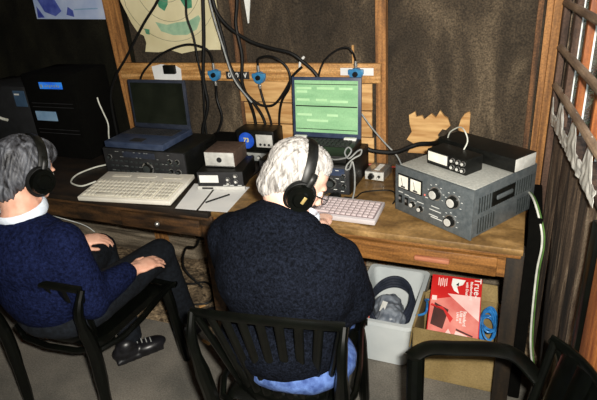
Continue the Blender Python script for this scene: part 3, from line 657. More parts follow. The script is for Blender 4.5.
r, lid, T = laptop(-1.79, -1.46, 1.835, 2.08, .896, R(3), .235, 0, M['laptop_dark'], 'screen_off', 'open blue-grey laptop with a dark screen on the left radio', M['laptop'])
# left radio
r = thing('hf_transceiver', 'wide black radio with many small buttons under the dark laptop', 'radio', (-1.585, 1.98, .75))
MB().box((0, 0, .075), (.46, .27, .138), bev=.004).build('case', M['black'], r)
MB().box((0, -.138, .075), (.455, .01, .132), bev=.003).build('front_panel', M['ink'], r)
MB().box((-.02, -.1445, .118), (.18, .003, .028)).build('display', M['laptop_dark'], r)
face_controls(r, -.20, .20, -.144, .02, .095, 14, 3, ((.02, .055, .026), (.15, .10, .010), (.19, .10, .010), (.15, .05, .012), (.19, .05, .012), (-.19, .1, .01)))
b = MB(); random.seed(3)
for i in range(26): b.box((random.uniform(-.2, .2), -.1465, random.choice((.035, .06, .085, .105, .13))), (.01, .0006, .002))
b.build('panel_print', M['grey_cable'], r)
for sx in (-1, 1): MB().box((sx * .18, 0, .003), (.02, .2, .007)).build('foot', M['rubber'], r)

# small transceiver and silver speaker box
r = thing('mobile_transceiver', 'small black radio with a white display standing on the sheets of paper', 'radio', (-1.185, 1.905, .752), R(12))
MB().box((0, 0, .045), (.205, .20, .076), bev=.003).build('case', M['black'], r)
MB().box((0, -.102, .045), (.205, .006, .074), bev=.002).build('front_panel', M['ink'], r)
MB().box((-.05, -.106, .052), (.085, .003, .034)).build('display', M['white'], r)
MB().box((0, -.104, .010), (.215, .012, .016), bev=.002).build('silver_strip', M['silver'], r)
b = MB(); b.box((-.06, -.1105, .010), (.05, .001, .008)); b.build('maker_plate', M['ink'], r)
for x, z in ((.035, .05), (.07, .04), (.07, .065), (.035, .03)): knob(r, x, -.104, z, .008, ln=.008)
b = MB()
for x in (.02, .05, .085): b.box((x, -.1055, .022), (.018, .001, .003))
b.build('panel_print', M['print'], r)
r = thing('speaker_box', 'small silver-fronted box with one dark hole on top of the small black radio', 'speaker', (-1.192, 1.925, .8365), R(6))
MB().box((0, 0, .036), (.14, .145, .068), bev=.003).build('case', M['brown_lid'], r)
MB().box((0, -.074, .036), (.138, .004, .064), bev=.002).build('front_panel', M['silver'], r)
MB().cyl((.0, -.076, .035), (.0, -.0775, .035), .012, .012, 20).build('opening', M['ink'], r)
MB().box((0, -.0765, .007), (.13, .001, .002)).build('seam', M['ink'], r)
# dial radio
r = thing('dial_receiver', 'black receiver with a round blue dial beside a silver panel near the wall', 'receiver', (-1.15, 2.185, .816))
MB().box((0, 0, .051), (.20, .11, .10), bev=.006).build('case', M['black'], r)
MB().cyl((-.045, -.055, .05), (-.045, -.058, .05), .040, .040, 32).build('dial', M['dial'], r)
text('73', .030, mat('yellow_print', (224, 210, 120), (236, 224, 150)), at(-.045, -.0585, .052) @ FRONT, r, name='dial_lettering', world=False, bold=.0006)
MB().box((.05, -.0565, .052), (.085, .004, .062), bev=.001).build('silver_panel', M['silver'], r)
for x in (.03, .052, .074): MB().cyl((x, -.058, .035), (x, -.062, .035), .006, .006, 12).build('button', M['ink'], r)
r = thing('tuner_unit', 'low black unit with small chrome knobs beneath the blue dial receiver', 'tuner', (-1.15, 2.185, .75))
MB().box((0, 0, .033), (.19, .11, .062), bev=.003).build('case', M['black'], r)
MB().box((0, -.057, .036), (.15, .003, .04), bev=.001).build('front_panel', M['grey_cable'], r)
for x in (-.05, -.02, .015, .05): knob(r, x, -.0585, .036, .009, ln=.008)
for sx in (-1, 1): MB().box((sx * .07, 0, .002), (.015, .09, .004)).build('foot', M['rubber'], r)
# black tangle of cloth/gear between the left laptop and the small radio
r = thing('power_supply', 'plain black power supply box behind the small black radio', 'power supply', (-1.345, 2.12, .75), R(3))
MB().box((0, 0, .065), (.12, .2, .12), bev=.006).build('case', M['black_matte'], r)
b = MB()
for k in range(4): b.box((0, -.101, .04 + k * .02), (.08, .002, .006))
b.build('vent_slots', M['black'], r)
# left edge gear
r = thing('computer_tower', 'black computer cabinet with a bright blue label at the left of the table', 'computer', (-2.23, 2.125, .75))
MB().box((0, 0, .225), (.34, .25, .45), bev=.006).build('case', M['black_matte'], r)
MB().box((0, -.128, .225), (.33, .008, .44), bev=.003).build('front_panel', M['black_matte'], r)
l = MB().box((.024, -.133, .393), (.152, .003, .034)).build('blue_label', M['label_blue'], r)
b = MB(); b.cyl((-.038, -.1345, .39), (-.038, -.136, .39), .010, .010, 12)
for k in range(7): b.box((-.012 + k * .015, -.1352, .390 + .002 * (k % 2)), (.009, .001, .014 if k in (2, 5) else .010))
b.build('label_lettering', M['label_pale'], l)
MB().box((-.06, -.133, .232), (.142, .003, .05)).build('pale_label', M['label_pale'], r)
b = MB()
for z in (.28, .30, .16, .14): b.box((0, -.1325, z), (.28, .001, .003))
b.build('drive_gap', M['ink'], r)
r = thing('monitor_cabinet', 'dark grey equipment box with a slate blue label at the left edge', 'equipment', (-2.60, 2.13, .75))
MB().box((0, 0, .19), (.37, .24, .38), bev=.01).build('case', mat('dark_grey_case', (20, 22, 24), (30, 32, 35), (30, 30, 30), .7), r)
l = MB().box((.135, -.122, .315), (.08, .004, .085)).build('slate_label', M['label_slate'], r)
MB().box((.12, -.1245, .338), (.035, .001, .008)).build('label_lettering', M['print'], l)
o = MB().tube([(-2.72, 1.99, 1.02), (-2.68, 1.98, .985), (-2.62, 1.98, .96), (-2.58, 1.985, .95)], .008).build('cable', M['white_cable']); tag(o, 'thick white cable end in front of the dark grey box at the left edge', 'cable')
o = MB().box((-1.865, 1.96, .79), (.05, .05, .03), bev=.003).build('junction_box', M['label_pale']); tag(o, 'small pale junction box at the left end of the wide black radio', 'box')
bb = MB().box((-1.865, 1.96, .7625), (.04, .04, .025)).build('base', M['black'], o); bb.parent = o

# keyboards
def keyboard(name, label, cx, cy, z, wd, dp, rot, m, mk, gap, tilt, cols, rows, strip):
    r = thing(name, label, 'keyboard', (cx, cy, z), rot)
    T = Matrix.Rotation(tilt, 4, 'X')
    T = at(0, 0, .004 + math.sin(tilt) * dp / 2) @ T
    MB().box((0, 0, .011), (wd, dp, .020), bev=.004).xf(T).build('body', m, r)
    kd = dp * (1 - strip) - .03
    def block(x0, x1, nc):
        g = MB().box(((x0 + x1) / 2, -dp / 2 + .015 + kd / 2, .0215), (x1 - x0 + .006, kd + .004, .002)).xf(T).build('key_well', gap, r)
        b = MB()
        for j in range(rows):
            for i in range(nc):
                pw = (x1 - x0) / nc; ph = kd / rows
                if j == 0 and nc > 8:
                    if 3 <= i <= 7: 
                        if i == 3: b.box((x0 + 5.5 * pw, -dp / 2 + .015 + ph * .5, .025), (pw * 4.85, ph * .84, .006), bev=.0015)
                        continue
                b.box((x0 + (i + .5) * pw, -dp / 2 + .015 + (j + .5) * ph, .025), (pw * .84, ph * .84, .006), bev=.0015)
        b.xf(T).build('keys', mk, r)
    for x0, x1, nc in cols: block(x0, x1, nc)
    if strip > .1:
        b = MB()
        for k in range(3):
            b.box((-wd / 2 + .1 + k * .13, dp / 2 - dp * strip * .55, .0215), (.09, .018, .003))
        b.xf(T).build('function_keys', mk, r)
    for sx in (-1, 1): MB().box((sx * wd * .4, dp * .35, .003), (.02, .02, .008)).build('foot', m, r)
    return r
keyboard('beige_keyboard', 'large beige computer keyboard on the dark table beside the left man', -1.525, 1.695, .75, .445, .245, R(7), M['beige'], M['beige_key'], M['beige_key'], R(5), [(-.208, .07, 14), (.083, .128, 3), (.142, .205, 4)], 5, .30)
keyboard('pale_keyboard', 'slim pinkish white keyboard on the brown desk under the white-haired man\'s face', -.617, 1.712, .75, .36, .145, R(-1), M['pink_kb'], M['pink_key'], M['kb_gap'], R(4), [(-.17, .17, 16)], 6, .02)
# papers
for i, (pts, lab) in enumerate(((([(-1.262, 1.593), (-1.165, 1.600), (-1.215, 1.84), (-1.325, 1.84)]), 'white sheet of paper lying between the beige keyboard and the small radio'),
                                (([(-1.155, 1.600), (-1.03, 1.612), (-1.055, 1.86), (-1.205, 1.84)]), 'white sheet of paper at the white-haired man\'s left shoulder'))):
    o = MB().prism([(x, y, .7505 + i * .0004) for x, y in pts], (0, 0, .0009)).build('paper_sheet', M['paper'], smooth=False); tag(o, lab, 'paper')
o = MB().cyl((-1.16, 1.665, .7555), (-1.10, 1.76, .7555), .0035, .0035, 8).build('pen', M['black']); tag(o, 'thin black pen lying on the white sheets of paper', 'pen')
r = thing('computer_mouse', 'small black mouse on the desk behind the pale keyboard', 'mouse', (-.655, 1.835, .75))
MB().ell((0, 0, .010), (.025, .03, .014)).build('body', M['black'], r)

# ============================================================ UNDER THE DESK
r = thing('plastic_bin', 'white plastic bin holding a grey bag under the brown desk', 'bin', (-.462, 1.975, 0))
def tray(x0, x1, y0, y1, h, fl, t, m, par, name, r0=0.03):
    # open tapered box with rounded corners and a rolled rim
    def ring(x0, x1, y0, y1, z, rr):
        pts = []
        for (cx, cy, a) in ((x1 - rr, y1 - rr, 0), (x0 + rr, y1 - rr, 90), (x0 + rr, y0 + rr, 180), (x1 - rr, y0 + rr, 270)):
            for k in range(5): an = R(a + k * 22.5); pts.append(V((cx + rr * math.cos(an), cy + rr * math.sin(an), z)))
        return pts
    b = MB(); prof = [(0, fl, 0), (h, 0, 0), (h, -.010, 0), (h - .018, -.011, 0), (h - .018, -.007, 0), (h - .003, -.006, 0)]
    levels = [ring(x0 + fl, x1 - fl, y0 + fl, y1 - fl, .004, r0), ring(x0, x1, y0, y1, h, r0), ring(x0 - .012, x1 + .012, y0 - .012, y1 + .012, h, r0), ring(x0 - .012, x1 + .012, y0 - .012, y1 + .012, h - .02, r0)]
    inner = [ring(x0 + t, x1 - t, y0 + t, y1 - t, h - .001, r0), ring(x0 + fl + t, x1 - fl - t, y0 + fl + t, y1 - fl - t, .012, r0)]
    seq = [levels[0], [p.copy() for p in ring(x0 - .001, x1 + .001, y0 - .001, y1 + .001, h - .02, r0)], levels[3], levels[2], inner[0], inner[1]]
    vs = [[b.bm.verts.new(p) for p in rg] for rg in seq]
    n = len(vs[0])
    for i in range(len(vs) - 1):
        for k in range(n): b.bm.faces.new((vs[i][k], vs[i][(k + 1) % n], vs[i + 1][(k + 1) % n], vs[i + 1][k]))
    b.bm.faces.new(vs[0]); b.bm.faces.new(vs[-1])
    return b.build(name, m, par, world=True)
tray(-.595, -.330, 1.765, 2.19, .235, .018, .008, M['bin'], r, 'tub')
r = thing('grey_bag', 'crumpled grey plastic bag of parts inside the white bin', 'bag', (-.47, 1.93, .02))
def crumple(s): return lambda co: .010 * noise.noise(co * 28) + .005 * noise.noise(co * 70 + V((3, s, 1)))
MB().ell((-.445, 1.90, .13), (.075, .10, .095)).ell((-.47, 1.97, .14), (.07, .07, .08)).ell((-.44, 1.88, .19), (.05, .06, .04)).build('bag_body', M['bag'], r, world=True, rm=(.008, 2, crumple(1)))
MB().prism([(-.485, 1.865, .21), (-.46, 1.86, .222), (-.455, 1.90, .235), (-.48, 1.91, .232)], (0, 0, .003)).build('label_tag', M['white'], r, world=True)
r = thing('cable_coil', 'thick black coil of cable lining the back of the white bin', 'cable')
r.location = (-.465, 2.0, .1)
for k in range(4):
    n = 18; pts = [(-.462 + (.105 - .005 * k) * math.cos(2 * PI * i / n), 1.985 + (.15 - .004 * k) * math.sin(2 * PI * i / n), .14 + .018 * k + .03 * math.sin(2 * PI * i / n)) for i in range(n)]
    MB().tube(pts, .009, seg=8, smooth=3, closed=True).build('loop', M['laptop_dark'], r, world=True)
r = thing('grey_headset', 'grey and red rimmed round pad at the left inside of the white bin', 'pad', (-.55, 1.83, .18))
MB().ell((0, 0, .0), (.022, .035, .045)).build('pad', M['bag'], r)
MB().tube([(.018, .03 * math.cos(a * PI / 6), .04 * math.sin(a * PI / 6)) for a in range(12)], .004, closed=True, seg=6).build('rim', M['pinkred'], r)

r = thing('cardboard_carton', 'open brown cardboard carton on the floor under the right end of the desk', 'carton', (-.155, 1.87, 0))
def cbox(b, x0, x1, y0, y1, z0, z1): b.box(((x0 + x1) / 2, (y0 + y1) / 2, (z0 + z1) / 2), (x1 - x0, y1 - y0, z1 - z0))
b = MB(); t = .005; X0, X1, Y0, Y1, H = -.315, .005, 1.745, 2.01, .25
cbox(b, X0, X1, Y0, Y1, .001, .006); cbox(b, X0, X1, Y0, Y0 + t, .001, H); cbox(b, X0, X1, Y1 - t, Y1, .001, H); cbox(b, X0, X0 + t, Y0, Y1, .001, H); cbox(b, X1 - t, X1, Y0, Y1, .001, H)
b.build('carton_body', M['carton'], r, world=True, smooth=False)
MB().prism([(X0, Y0, H), (X0, Y1, H), (X0 - .012, Y1 - .02, H - .10), (X0 - .012, Y0 + .01, H - .11)], (-.004, 0, 0)).build('flap', M['carton'], r, world=True, smooth=False)
MB().prism([(X0 + .01, Y1, H), (X1 - .01, Y1, H), (X1 - .02, Y1 + .02, H + .07), (X0 + .1, Y1 + .02, H + .075)], (0, .004, 0)).build('flap', M['carton'], r, world=True, smooth=False)
# red box
bx = V((1, .06, 0)).normalized(); by = V((-.035, .23, .165)).normalized(); by = (by - bx * by.dot(bx)).normalized(); bz = bx.cross(by)
RB = Matrix(((bx.x, by.x, bz.x, -.170), (bx.y, by.y, bz.y, 1.872), (bx.z, by.z, bz.z, .272), (0, 0, 0, 1)))
r = bpy.data.objects.new('motherboard_box', None); C.objects.link(r); r.matrix_world = RB @ Matrix.Identity(4); r.rotation_euler = RB.to_euler(); r.location = RB.to_translation()
tag(r, 'red and pink printed computer parts box sticking out of the brown carton', 'box')
bw, bh, bd = .205, .305, .045
MB().box((0, 0, -bd / 2), (bw, bh, bd), bev=.002).build('box_body', M['red'], r)
z = .0008
def rp(pts, m, zz, nm='print'): MB().prism([(x - bw / 2, y - bh / 2, zz) for x, y in pts], (0, 0, .0004)).build(nm, M[m], r, smooth=False)
rp([(.004, .004), (bw - .004, .004), (bw - .004, .21), (.08, .21), (.004, .19)], 'pinkred', .0002, 'picture')
rp([(.07, .225), (bw - .004, .225), (bw - .004, .12)], 'palepink', .0006, 'picture_light')
rp([(.012, .085), (.062, .07), (.08, .155), (.022, .18)], 'chip', .0006, 'chip_picture')
rp([(.005, .165), (.055, .165), (.10, .12), (.09, .10), (.06, .15), (.01, .175)], 'red', .0009, 'red_band')
rp([(.10, .02), (.19, .01), (.16, .055), (.115, .07)], 'palepink', .0006, 'pale_block')
rp([(.115, .072), (.18, .052), (.182, .058), (.115, .080)], 'chip', .0009, 'dark_print_line')  # dark line printed along the pale block
rp([(.05, .01), (.09, .01), (.10, .05), (.085, .075)], 'palepink', .0006, 'pale_block')
rp([(.095, .24), (.115, .23), (.105, .26), (.128, .27), (.138, .292), (.085, .295), (.082, .265)], 'white', .0006, 'white_emblem')
rp([(.10, .267), (.112, .262), (.112, .28)], 'ink', .0009, 'emblem_mark')
def rt(s, size, x, y, m='white'):
    t = text(s, size, M[m], at(x - bw / 2, y - bh / 2, .0012) @ Matrix.Rotation(R(-90), 4, 'Z'), r, world=False, depth=.0003, bold=.0003)
rt('True-', .038, .186, .262); rt('Motherboard', .015, .163, .248); rt('with Dual', .015, .146, .255)
rt('Standard', .018, .145, .125); rt('USB and', .015, .130, .13); rt('LAN A', .013, .117, .13)
for k in range(5): MB().box((.03 - bw / 2 + k * .008, .275 - bh / 2 - .004 * (k % 2), .0006), (.004, .035, .0006)).build('print_line', M['palepink'], r)
MB().box((.018 - bw / 2, .20 - bh / 2, .0006), (.02, .02, .0006)).build('print_block', M['palepink'], r)
r = thing('blue_cable_coil', 'coil of bright blue network cable in the carton beside the red box', 'cable', (-.037, 1.875, .225))
for k in range(7):
    n = 12; q = Matrix.Rotation(R(random.uniform(-25, 25)), 3, 'X') @ Matrix.Rotation(R(random.uniform(-25, 25)), 3, 'Y')
    pts = [V((0, .0, .0)) + q @ V((.030 * math.cos(2 * PI * i / n), .075 * math.sin(2 * PI * i / n), .009 * k - .02)) for i in range(n)]
    MB().tube(pts, .0045, seg=6, smooth=3, closed=True).build('loop', M['blue_cable'], r)
o = MB().tube([(-.32, 1.84, .24), (-.28, 1.83, .27), (-.285, 1.9, .27), (-.30, 1.95, .25), (-.27, 1.98, .23)], .005, seg=6).build('cable', M['blue_cable']); tag(o, 'short blue cable end showing left of the red box', 'cable')
# debris on the earth
random.seed(11)
for k in range(16):
    x = random.uniform(-1.75, -.75); y = random.uniform(1.8, 2.15)
    if k < 4: x, y = (-1.28 + .07 * k, 1.66 + .03 * k)
    a = random.uniform(0, 3.1)
    o = MB().box((x, y, .028 if y > 1.8 else .004), (random.uniform(.03, .08), random.uniform(.01, .02), .006), rot=rotz(a), bev=.001).build('wood_chip', M['timber_old' if k % 2 else 'pale_wood'])
    tag(o, 'small splinter of wood lying on the earth floor beneath the desks', 'wood chip', 'splinters on the earth floor')
o = MB().box((-1.15, 1.58, .006), (.03, .012, .008), rot=rotz(.8), bev=.002).build('dead_leaf', M['chip']); tag(o, 'small dark leaf on the concrete beside the middle chair', 'leaf')

# ============================================================ PLASTIC CHAIRS
def chair(label, loc, rz, arms=False, backtop=.80, sw=.015):
    r = thing('plastic_chair', label, 'chair', loc, rz, None)
    m = M['black_plastic']
    def seat(u, v):
        x = (u - .5) * (.40 + .02 * v); y = -.20 + v * .43
        e = max(abs(u - .5) * 2, abs(v - .5) * 2)
        z = .43 - .015 * (1 - (2 * u - 1) ** 2) * (1 - (2 * v - 1) ** 2) - (.02 * max(0, (e - .9) / .1)) - (.015 if v > .9 else 0)
        return (x, y, z)
    MB().grid(seat, 24, 24, thick=.006).tube([(-.21, -.2, .415), (-.212, .2, .412), (-.20, .235, .41), (.20, .235, .41), (.212, .2, .412), (.21, -.2, .415)], .012, seg=8, closed=True, smooth=4).build('seat', m, r)
    # backrest: curved top rail, slats, lower rail, side posts
    def bk(u, v):      # u across -1..1, v 0 bottom..1 top
        x = u * (.155 + .085 * v); y = -.205 - .085 * v + .05 * u * u; z = .43 + (backtop - .43) * v - .035 * v * u * u
        return V((x, y, z))
    b = MB()
    b.tube([bk(u / 8, 1) for u in range(-8, 9)], 0, seg=10, smooth=2, flat=(.016, .008, (0, 0, 1)))
    b.tube([bk(u / 8, .02) for u in range(-8, 9)], 0, seg=10, smooth=2, flat=(.030, .009, (0, 0, 1)))
    for sx in (-1, 1): b.tube([bk(sx * .97, v / 5) for v in range(6)], .011, seg=10, smooth=2)
    b.build('backrest', m, r)
    for u in (-.72, -.48, -.24, 0, .24, .48, .72):
        MB().tube([bk(u, v / 5) for v in range(6)], 0, seg=8, smooth=2, flat=(sw, .004, (1, 0, 0))).build('slat', m, r)
    for sx in (-1, 1):
        MB().tube([bk(sx, 1), V((sx * .236, -.275, backtop - .12)), V((sx * .222, -.245, .43)), V((sx * .214, -.25, .2)), V((sx * .21, -.262, 0.004))], [.013, .017, .024, .024, .021, .018, .016], seg=10).build('leg', m, r)
        top = .645 if arms else .42
        fy_ = .10 if arms else .20
        MB().tube([(sx * (.235 if arms else .20), fy_, top), (sx * .212, fy_ + .005, .3), (sx * .215, fy_ + .03, 0.004)], [.024, .022, .016], seg=10).build('leg', m, r)
        if arms:
            MB().tube([V((sx * .235, .115, .635)), V((sx * .255, .07, .655)), V((sx * .262, 0, .655)), V((sx * .252, -.14, .66)), bk(sx, .64)], 0, seg=10, flat=(.010, .026, (0, 0, 1))).build('armrest', m, r)
    return r
_c = chair('black plastic slatted chair under the white-haired man', (-.615, 1.262, 0), R(8), False); _c.scale = (.90, 1, 1)
chair('black plastic chair under the man in the navy sweater on the left', (-1.52, 1.30, 0), R(0), False, .735, .021)
chair('empty black plastic armchair cut by the bottom right edge of the photo', (-.045, .93, 0), R(103), True, .75, .042)

# ============================================================ PEOPLE
def headM(c, yaw, pitch, rollh=0.0, sc=1.0):
    return Matrix.Translation(c) @ Matrix.Rotation(yaw, 4, 'Z') @ Matrix.Rotation(-pitch, 4, 'X') @ Matrix.Rotation(rollh, 4, 'Y') @ Matrix.Scale(sc, 4)
def head_prims(b, H):
    rot = H.to_3x3().normalized(); sc = H.to_scale()[0]
    def e(c, rad, rr=None): b.ell(H @ V(c), [q * sc for q in rad], rot if rr is None else rot @ rr, seg=24)
    e((0, -.012, .032), (.075, .095, .086)); e((0, .035, -.02), (.060, .055, .075)); e((0, .035, -.078), (.046, .048, .034)); e((0, .066, -.098), (.020, .018, .015))
    b.cap(H @ V((0, .084, .012)), H @ V((0, .108, -.030)), .0085 * sc, .011 * sc); e((.010, .098, -.036), (.008, .010, .007)); e((-.010, .098, -.036), (.008, .010, .007))
    e((0, .076, .026), (.048, .018, .010)); e((0, .086, -.062), (.022, .010, .005)); e((0, .085, -.072), (.020, .010, .006))
    e((.036, .062, -.028), (.020, .018, .018)); e((-.036, .062, -.028), (.020, .018, .018))
    for s in (-1, 1):
        e((s * .078, -.006, -.008), (.008, .020, .032), Matrix.Rotation(s * .25, 3, 'Z')); e((s * .080, -.004, -.032), (.007, .010, .012))
def hand(b, W, dirv, palmn, side, curl, sc=1.0, spread=.0):
    d = V(dirv).normalized(); n = V(palmn); n = (n - d * n.dot(d)).normalized(); x = d.cross(n)   # n = back of the hand
    Rm = Matrix((x, d, n)).transposed(); W = V(W)
    def P(a): return W + Rm @ (V(a) * sc)
    b.ell(P((0, .045, 0)), (.038 * sc, .050 * sc, .014 * sc), Rm); b.ell(P((0, .07, 0)), (.040 * sc, .028 * sc, .013 * sc), Rm)
    b.cap(P((0, -.03, 0)), P((0, .02, 0)), .024 * sc, .022 * sc)
    for k, (fx, L) in enumerate(((-.029, .072), (-.010, .080), (.010, .075), (.028, .060))):
        p = V((fx, .082 - abs(fx) * .25, 0)); a = -curl * (.45 + .1 * k * side)
        rr = .0088 - .0004 * k
        for j, fr in enumerate((.45, .30, .25)):
            q = p + V((fx * spread * 3 * L, math.cos(a), math.sin(a))) * (L * fr)
            b.cap(P(p), P(q), rr * sc, (rr - .0008) * sc); p = q; rr -= .0008; a -= curl * .65
    sx = -1 * side
    b.ell(P((sx * .028, .022, -.006)), (.018 * sc, .026 * sc, .013 * sc), Rm)
    b.cap(P((sx * .036, .025, -.006)), P((sx * .055, .055, -.012)), .0105 * sc, .0095 * sc); b.cap(P((sx * .055, .055, -.012)), P((sx * .056, .085, -.016)), .0095 * sc, .008 * sc)

def headphones(label, H, tiltb, boom=False, glint=True):
    r = bpy.data.objects.new('headphones', None); C.objects.link(r)
    r.location = H.to_translation(); r.rotation_euler = H.to_euler(); r.scale = H.to_scale()
    tag(r, label, 'headphones')
    T = Matrix.Rotation(tiltb, 4, 'X')
    arc = []
    for k in range(17):
        a = PI * k / 16; arc.append((.097 * math.cos(a), 0, .004 + .128 * math.sin(a) ** .85))
    MB().tube(arc, 0, seg=10, smooth=2, flat=(.006, .017, (1, 0, 0))).xf(T).build('headband', M['black'], r)
    for s in (-1, 1):
        c = MB().cyl((s * .098, 0, -.012), (s * .118, 0, -.012), .046, .040, 28).cyl((s * .116, 0, -.012), (s * .124, 0, -.012), .028, .022, 24).build('ear_cup', M['black_plastic'], r)
        MB().tube([(s * .094, .036 * math.cos(a * PI / 8), -.012 + .040 * math.sin(a * PI / 8)) for a in range(16)], .013, closed=True, smooth=2, seg=8).build('ear_cushion', M['rubber'], c)
        if glint: MB().box((s * .1245, .006, -.008), (.003, .010, .024), bev=.001).build('cup_glint', M['gold'], c)  # small gold plate stands in for the highlight on the cup
        MB().tube([(s * .108, 0, .03), (s * .106, 0, .055), (s * .094, 0, .07)], 0, flat=(.004, .010, (1, 0, 0)), seg=8).build('yoke', M['chrome' if False else 'black'], r)
    if boom:
        MB().tube([(.105, .02, -.04), (.095, .07, -.075), (.06, .11, -.09), (.035, .125, -.09)], .0025, seg=6).build('boom_arm', M['black'], r)
        MB().ell((.03, .125, -.088), (.016, .014, .014)).build('microphone', M['black_matte'], r)
    return r

def shoe(par, toe, heel, m='shoe'):
    toe, heel = V(toe), V(heel); d = (toe - heel); L = d.length; a = math.atan2(d.y, d.x) - PI / 2; rr = rotz(a); c = (toe + heel) / 2
    b = MB(); b.ell(c + rr @ V((0, L * .22, .032)), (.045, L * .33, .032), rr); b.ell(c + rr @ V((0, -L * .22, .042)), (.036, L * .28, .045), rr); b.ell(c + rr @ V((0, -L * .2, .075)), (.038, .05, .04), rr)
    b.box(c + rr @ V((0, 0, .012)), (.075, L * .9, .02), rr)
    s = b.build('shoe', M[m], par, world=True, rm=(.006, 4))
    lb = MB()
    for k in range(4): q = c + rr @ V((0, L * .0 + k * .02, .088 - k * .007)); lb.tube([q + rr @ V((-.022, 0, -.008)), q + rr @ V((0, 0, .003)), q + rr @ V((.022, 0, -.008))], .0025, seg=6)
    lb.build('laces', M['grey_cable'], s, world=True)
    return s
def hairdisp(H, fr, amp, up=10):
    Hi = H.inverted()
    def f(co):
        l = Hi @ co; a = math.atan2(l.x, -l.y - .0); e = l.z
        return amp * (noise.noise(V((a * fr, e * up, 1))) + .6 * noise.noise(V((a * fr * 2.3, e * up * 2, 5))))
    return f

# ---------------- white-haired man in the middle
P2 = thing('person', 'person with white hair in a dark jersey hunched at the desk, seen from behind', 'person', (-.57, 1.22, .44))
H2 = headM((-.580, 1.305, 1.058), R(-57), R(38), R(4), .94)
b = MB(); head_prims(b, H2)
nb = V((-.585, 1.235, .965)); b.cap(H2 @ V((0, -.03, -.05)), nb, .056, .064); b.cap(nb, (-.59, 1.2, .88), .064, .09)
b.ell((-.58, 1.18, .75), (.15, .09, .2)); b.ell((-.57, 1.2, .55), (.15, .11, .09)); b.cap((-.74, 1.22, .89), (-.44, 1.22, .89), .045, .045)
LA = [(-.765, 1.225, .885), (-.80, 1.30, .68), (-.73, 1.53, .785)]; RA = [(-.435, 1.225, .865), (-.41, 1.27, .69), (-.60, 1.53, .785)]
for A in (LA, RA): b.cap(A[0], A[1], .045, .036); b.cap(A[1], A[2], .036, .026)
hand(b, LA[2], V((.05, .12, .0)), (0, 0, 1), -1, .5); hand(b, RA[2], V((-.04, .12, .0)), (0, 0, 1), 1, .5)
LK, RK = (-.71, 1.50, .50), (-.53, 1.50, .50)
for hx, K, An in ((-.67, LK, (-.70, 1.42, .09)), (-.54, RK, (-.55, 1.42, .09))):
    b.cap((hx, 1.22, .54), K, .06, .045); b.cap(K, An, .042, .03)
b.build('body', M['skin2'], P2, world=True, rm=(.0055, 4))
b = MB()
b.ell((-.580, 1.165, .66), (.190, .125, .20)); b.ell((-.585, 1.155, .80), (.215, .130, .17)); b.ell((-.59, 1.185, .885), (.215, .118, .095)); b.ell((-.592, 1.205, .955), (.12, .085, .05)); b.ell((-.60, 1.215, .985), (.085, .07, .035)); b.ell((-.665, 1.195, .945), (.12, .085, .055)); b.ell((-.625, 1.205, .985), (.085, .07, .045))
b.ell((-.603, 1.155, .605), (.200, .15, .130))
b.cap((-.765, 1.215, .885), (-.80, 1.27, .69), .083, .066); b.cap((-.80, 1.27, .69), (-.735, 1.49, .78), .062, .044)
b.cap((-.44, 1.205, .855), (-.41, 1.25, .71), .082, .072); b.cap((-.41, 1.25, .71), (-.58, 1.48, .78), .066, .044)
def folds(co): return .004 * noise.noise(co * 11) + .0022 * noise.noise(V((co.x * 26, co.y * 18, co.z * 40)))
b.build('jersey', M['sweater2'], P2, world=True, rm=(.010, 6, folds))
MB().tube([V((-.578 + .075 * math.cos(a), 1.245 + .07 * math.sin(a), .962 - .012 * math.sin(a) )) for a in [R(20 * k) for k in range(18)]], 0, seg=8, smooth=1, closed=True, flat=(.018, .006, (0, 0, 1))).build('shirt_collar', M['collar'], P2, world=True)
b = MB()
b.ell((-.595, 1.21, .525), (.175, .160, .090)); b.ell((-.575, 1.178, .525), (.198, .157, .080))
for hx, K, An in ((-.67, LK, (-.70, 1.42, .10)), (-.54, RK, (-.55, 1.42, .10))):
    b.cap((hx, 1.22, .53), K, .085, .068); b.cap(K, An, .064, .05)
b.build('jeans', M['jeans'], P2, world=True, rm=(.010, 5, folds))
shoe(P2, (-.70, 1.56, 0), (-.70, 1.33, 0)); shoe(P2, (-.55, 1.56, 0), (-.55, 1.33, 0))
def hair(par, H, m, prims, fr, amp, iters=2):
    rot = H.to_3x3().normalized(); sc = H.to_scale()[0]; b = MB()
    for c, rad in prims: b.ell(H @ V(c), [q * sc for q in rad], rot, seg=28)
    return b.build('hair', m, par, world=False, rm=(.004, iters, hairdisp(H, fr, amp))) 
hp = [((0, -.030, .040), (.081, .090, .088)), ((0, -.055, -.010), (.075, .060, .075)), ((0, -.065, -.05), (.058, .042, .045)), ((.060, .0, .03), (.018, .035, .045)), ((-.060, .0, .03), (.018, .035, .045)), ((0, .0, .075), (.062, .075, .052))]
o = hair(None, H2, M['hair_white'], hp, 14, .0045); o.data.transform(wmat(P2).inverted()); o.parent = P2
headphones('black headphones with painted gold badge on the white-haired man', H2 @ Matrix.Scale(1.0, 4), R(14), True)
for s in (-1, 1): MB().ell((s * .031, .072, .006), (.013, .013, .012)).xf(wmat(P2).inverted() @ H2).build('eye', M['eye'], P2)
r = thing('eyeglasses', 'thin rimmed eyeglasses on the white-haired man', 'glasses'); r.matrix_world = H2; r.location = H2.to_translation(); r.rotation_euler = H2.to_euler()
for s in (-1, 1):
    MB().tube([(s * .033 + .023 * math.cos(a * PI / 8), .100, .0 + .018 * math.sin(a * PI / 8)) for a in range(16)], .0016, closed=True, smooth=1, seg=6).build('rim', M['ink'], r)
    MB().tube([(s * .057, .098, .006), (s * .072, .06, .008), (s * .084, .0, .005)], .0016, seg=6).build('temple', M['ink'], r)
MB().tube([(-.011, .1, .004), (0, .108, .008), (.011, .1, .004)], .0015, seg=6).build('bridge', M['ink'], r)

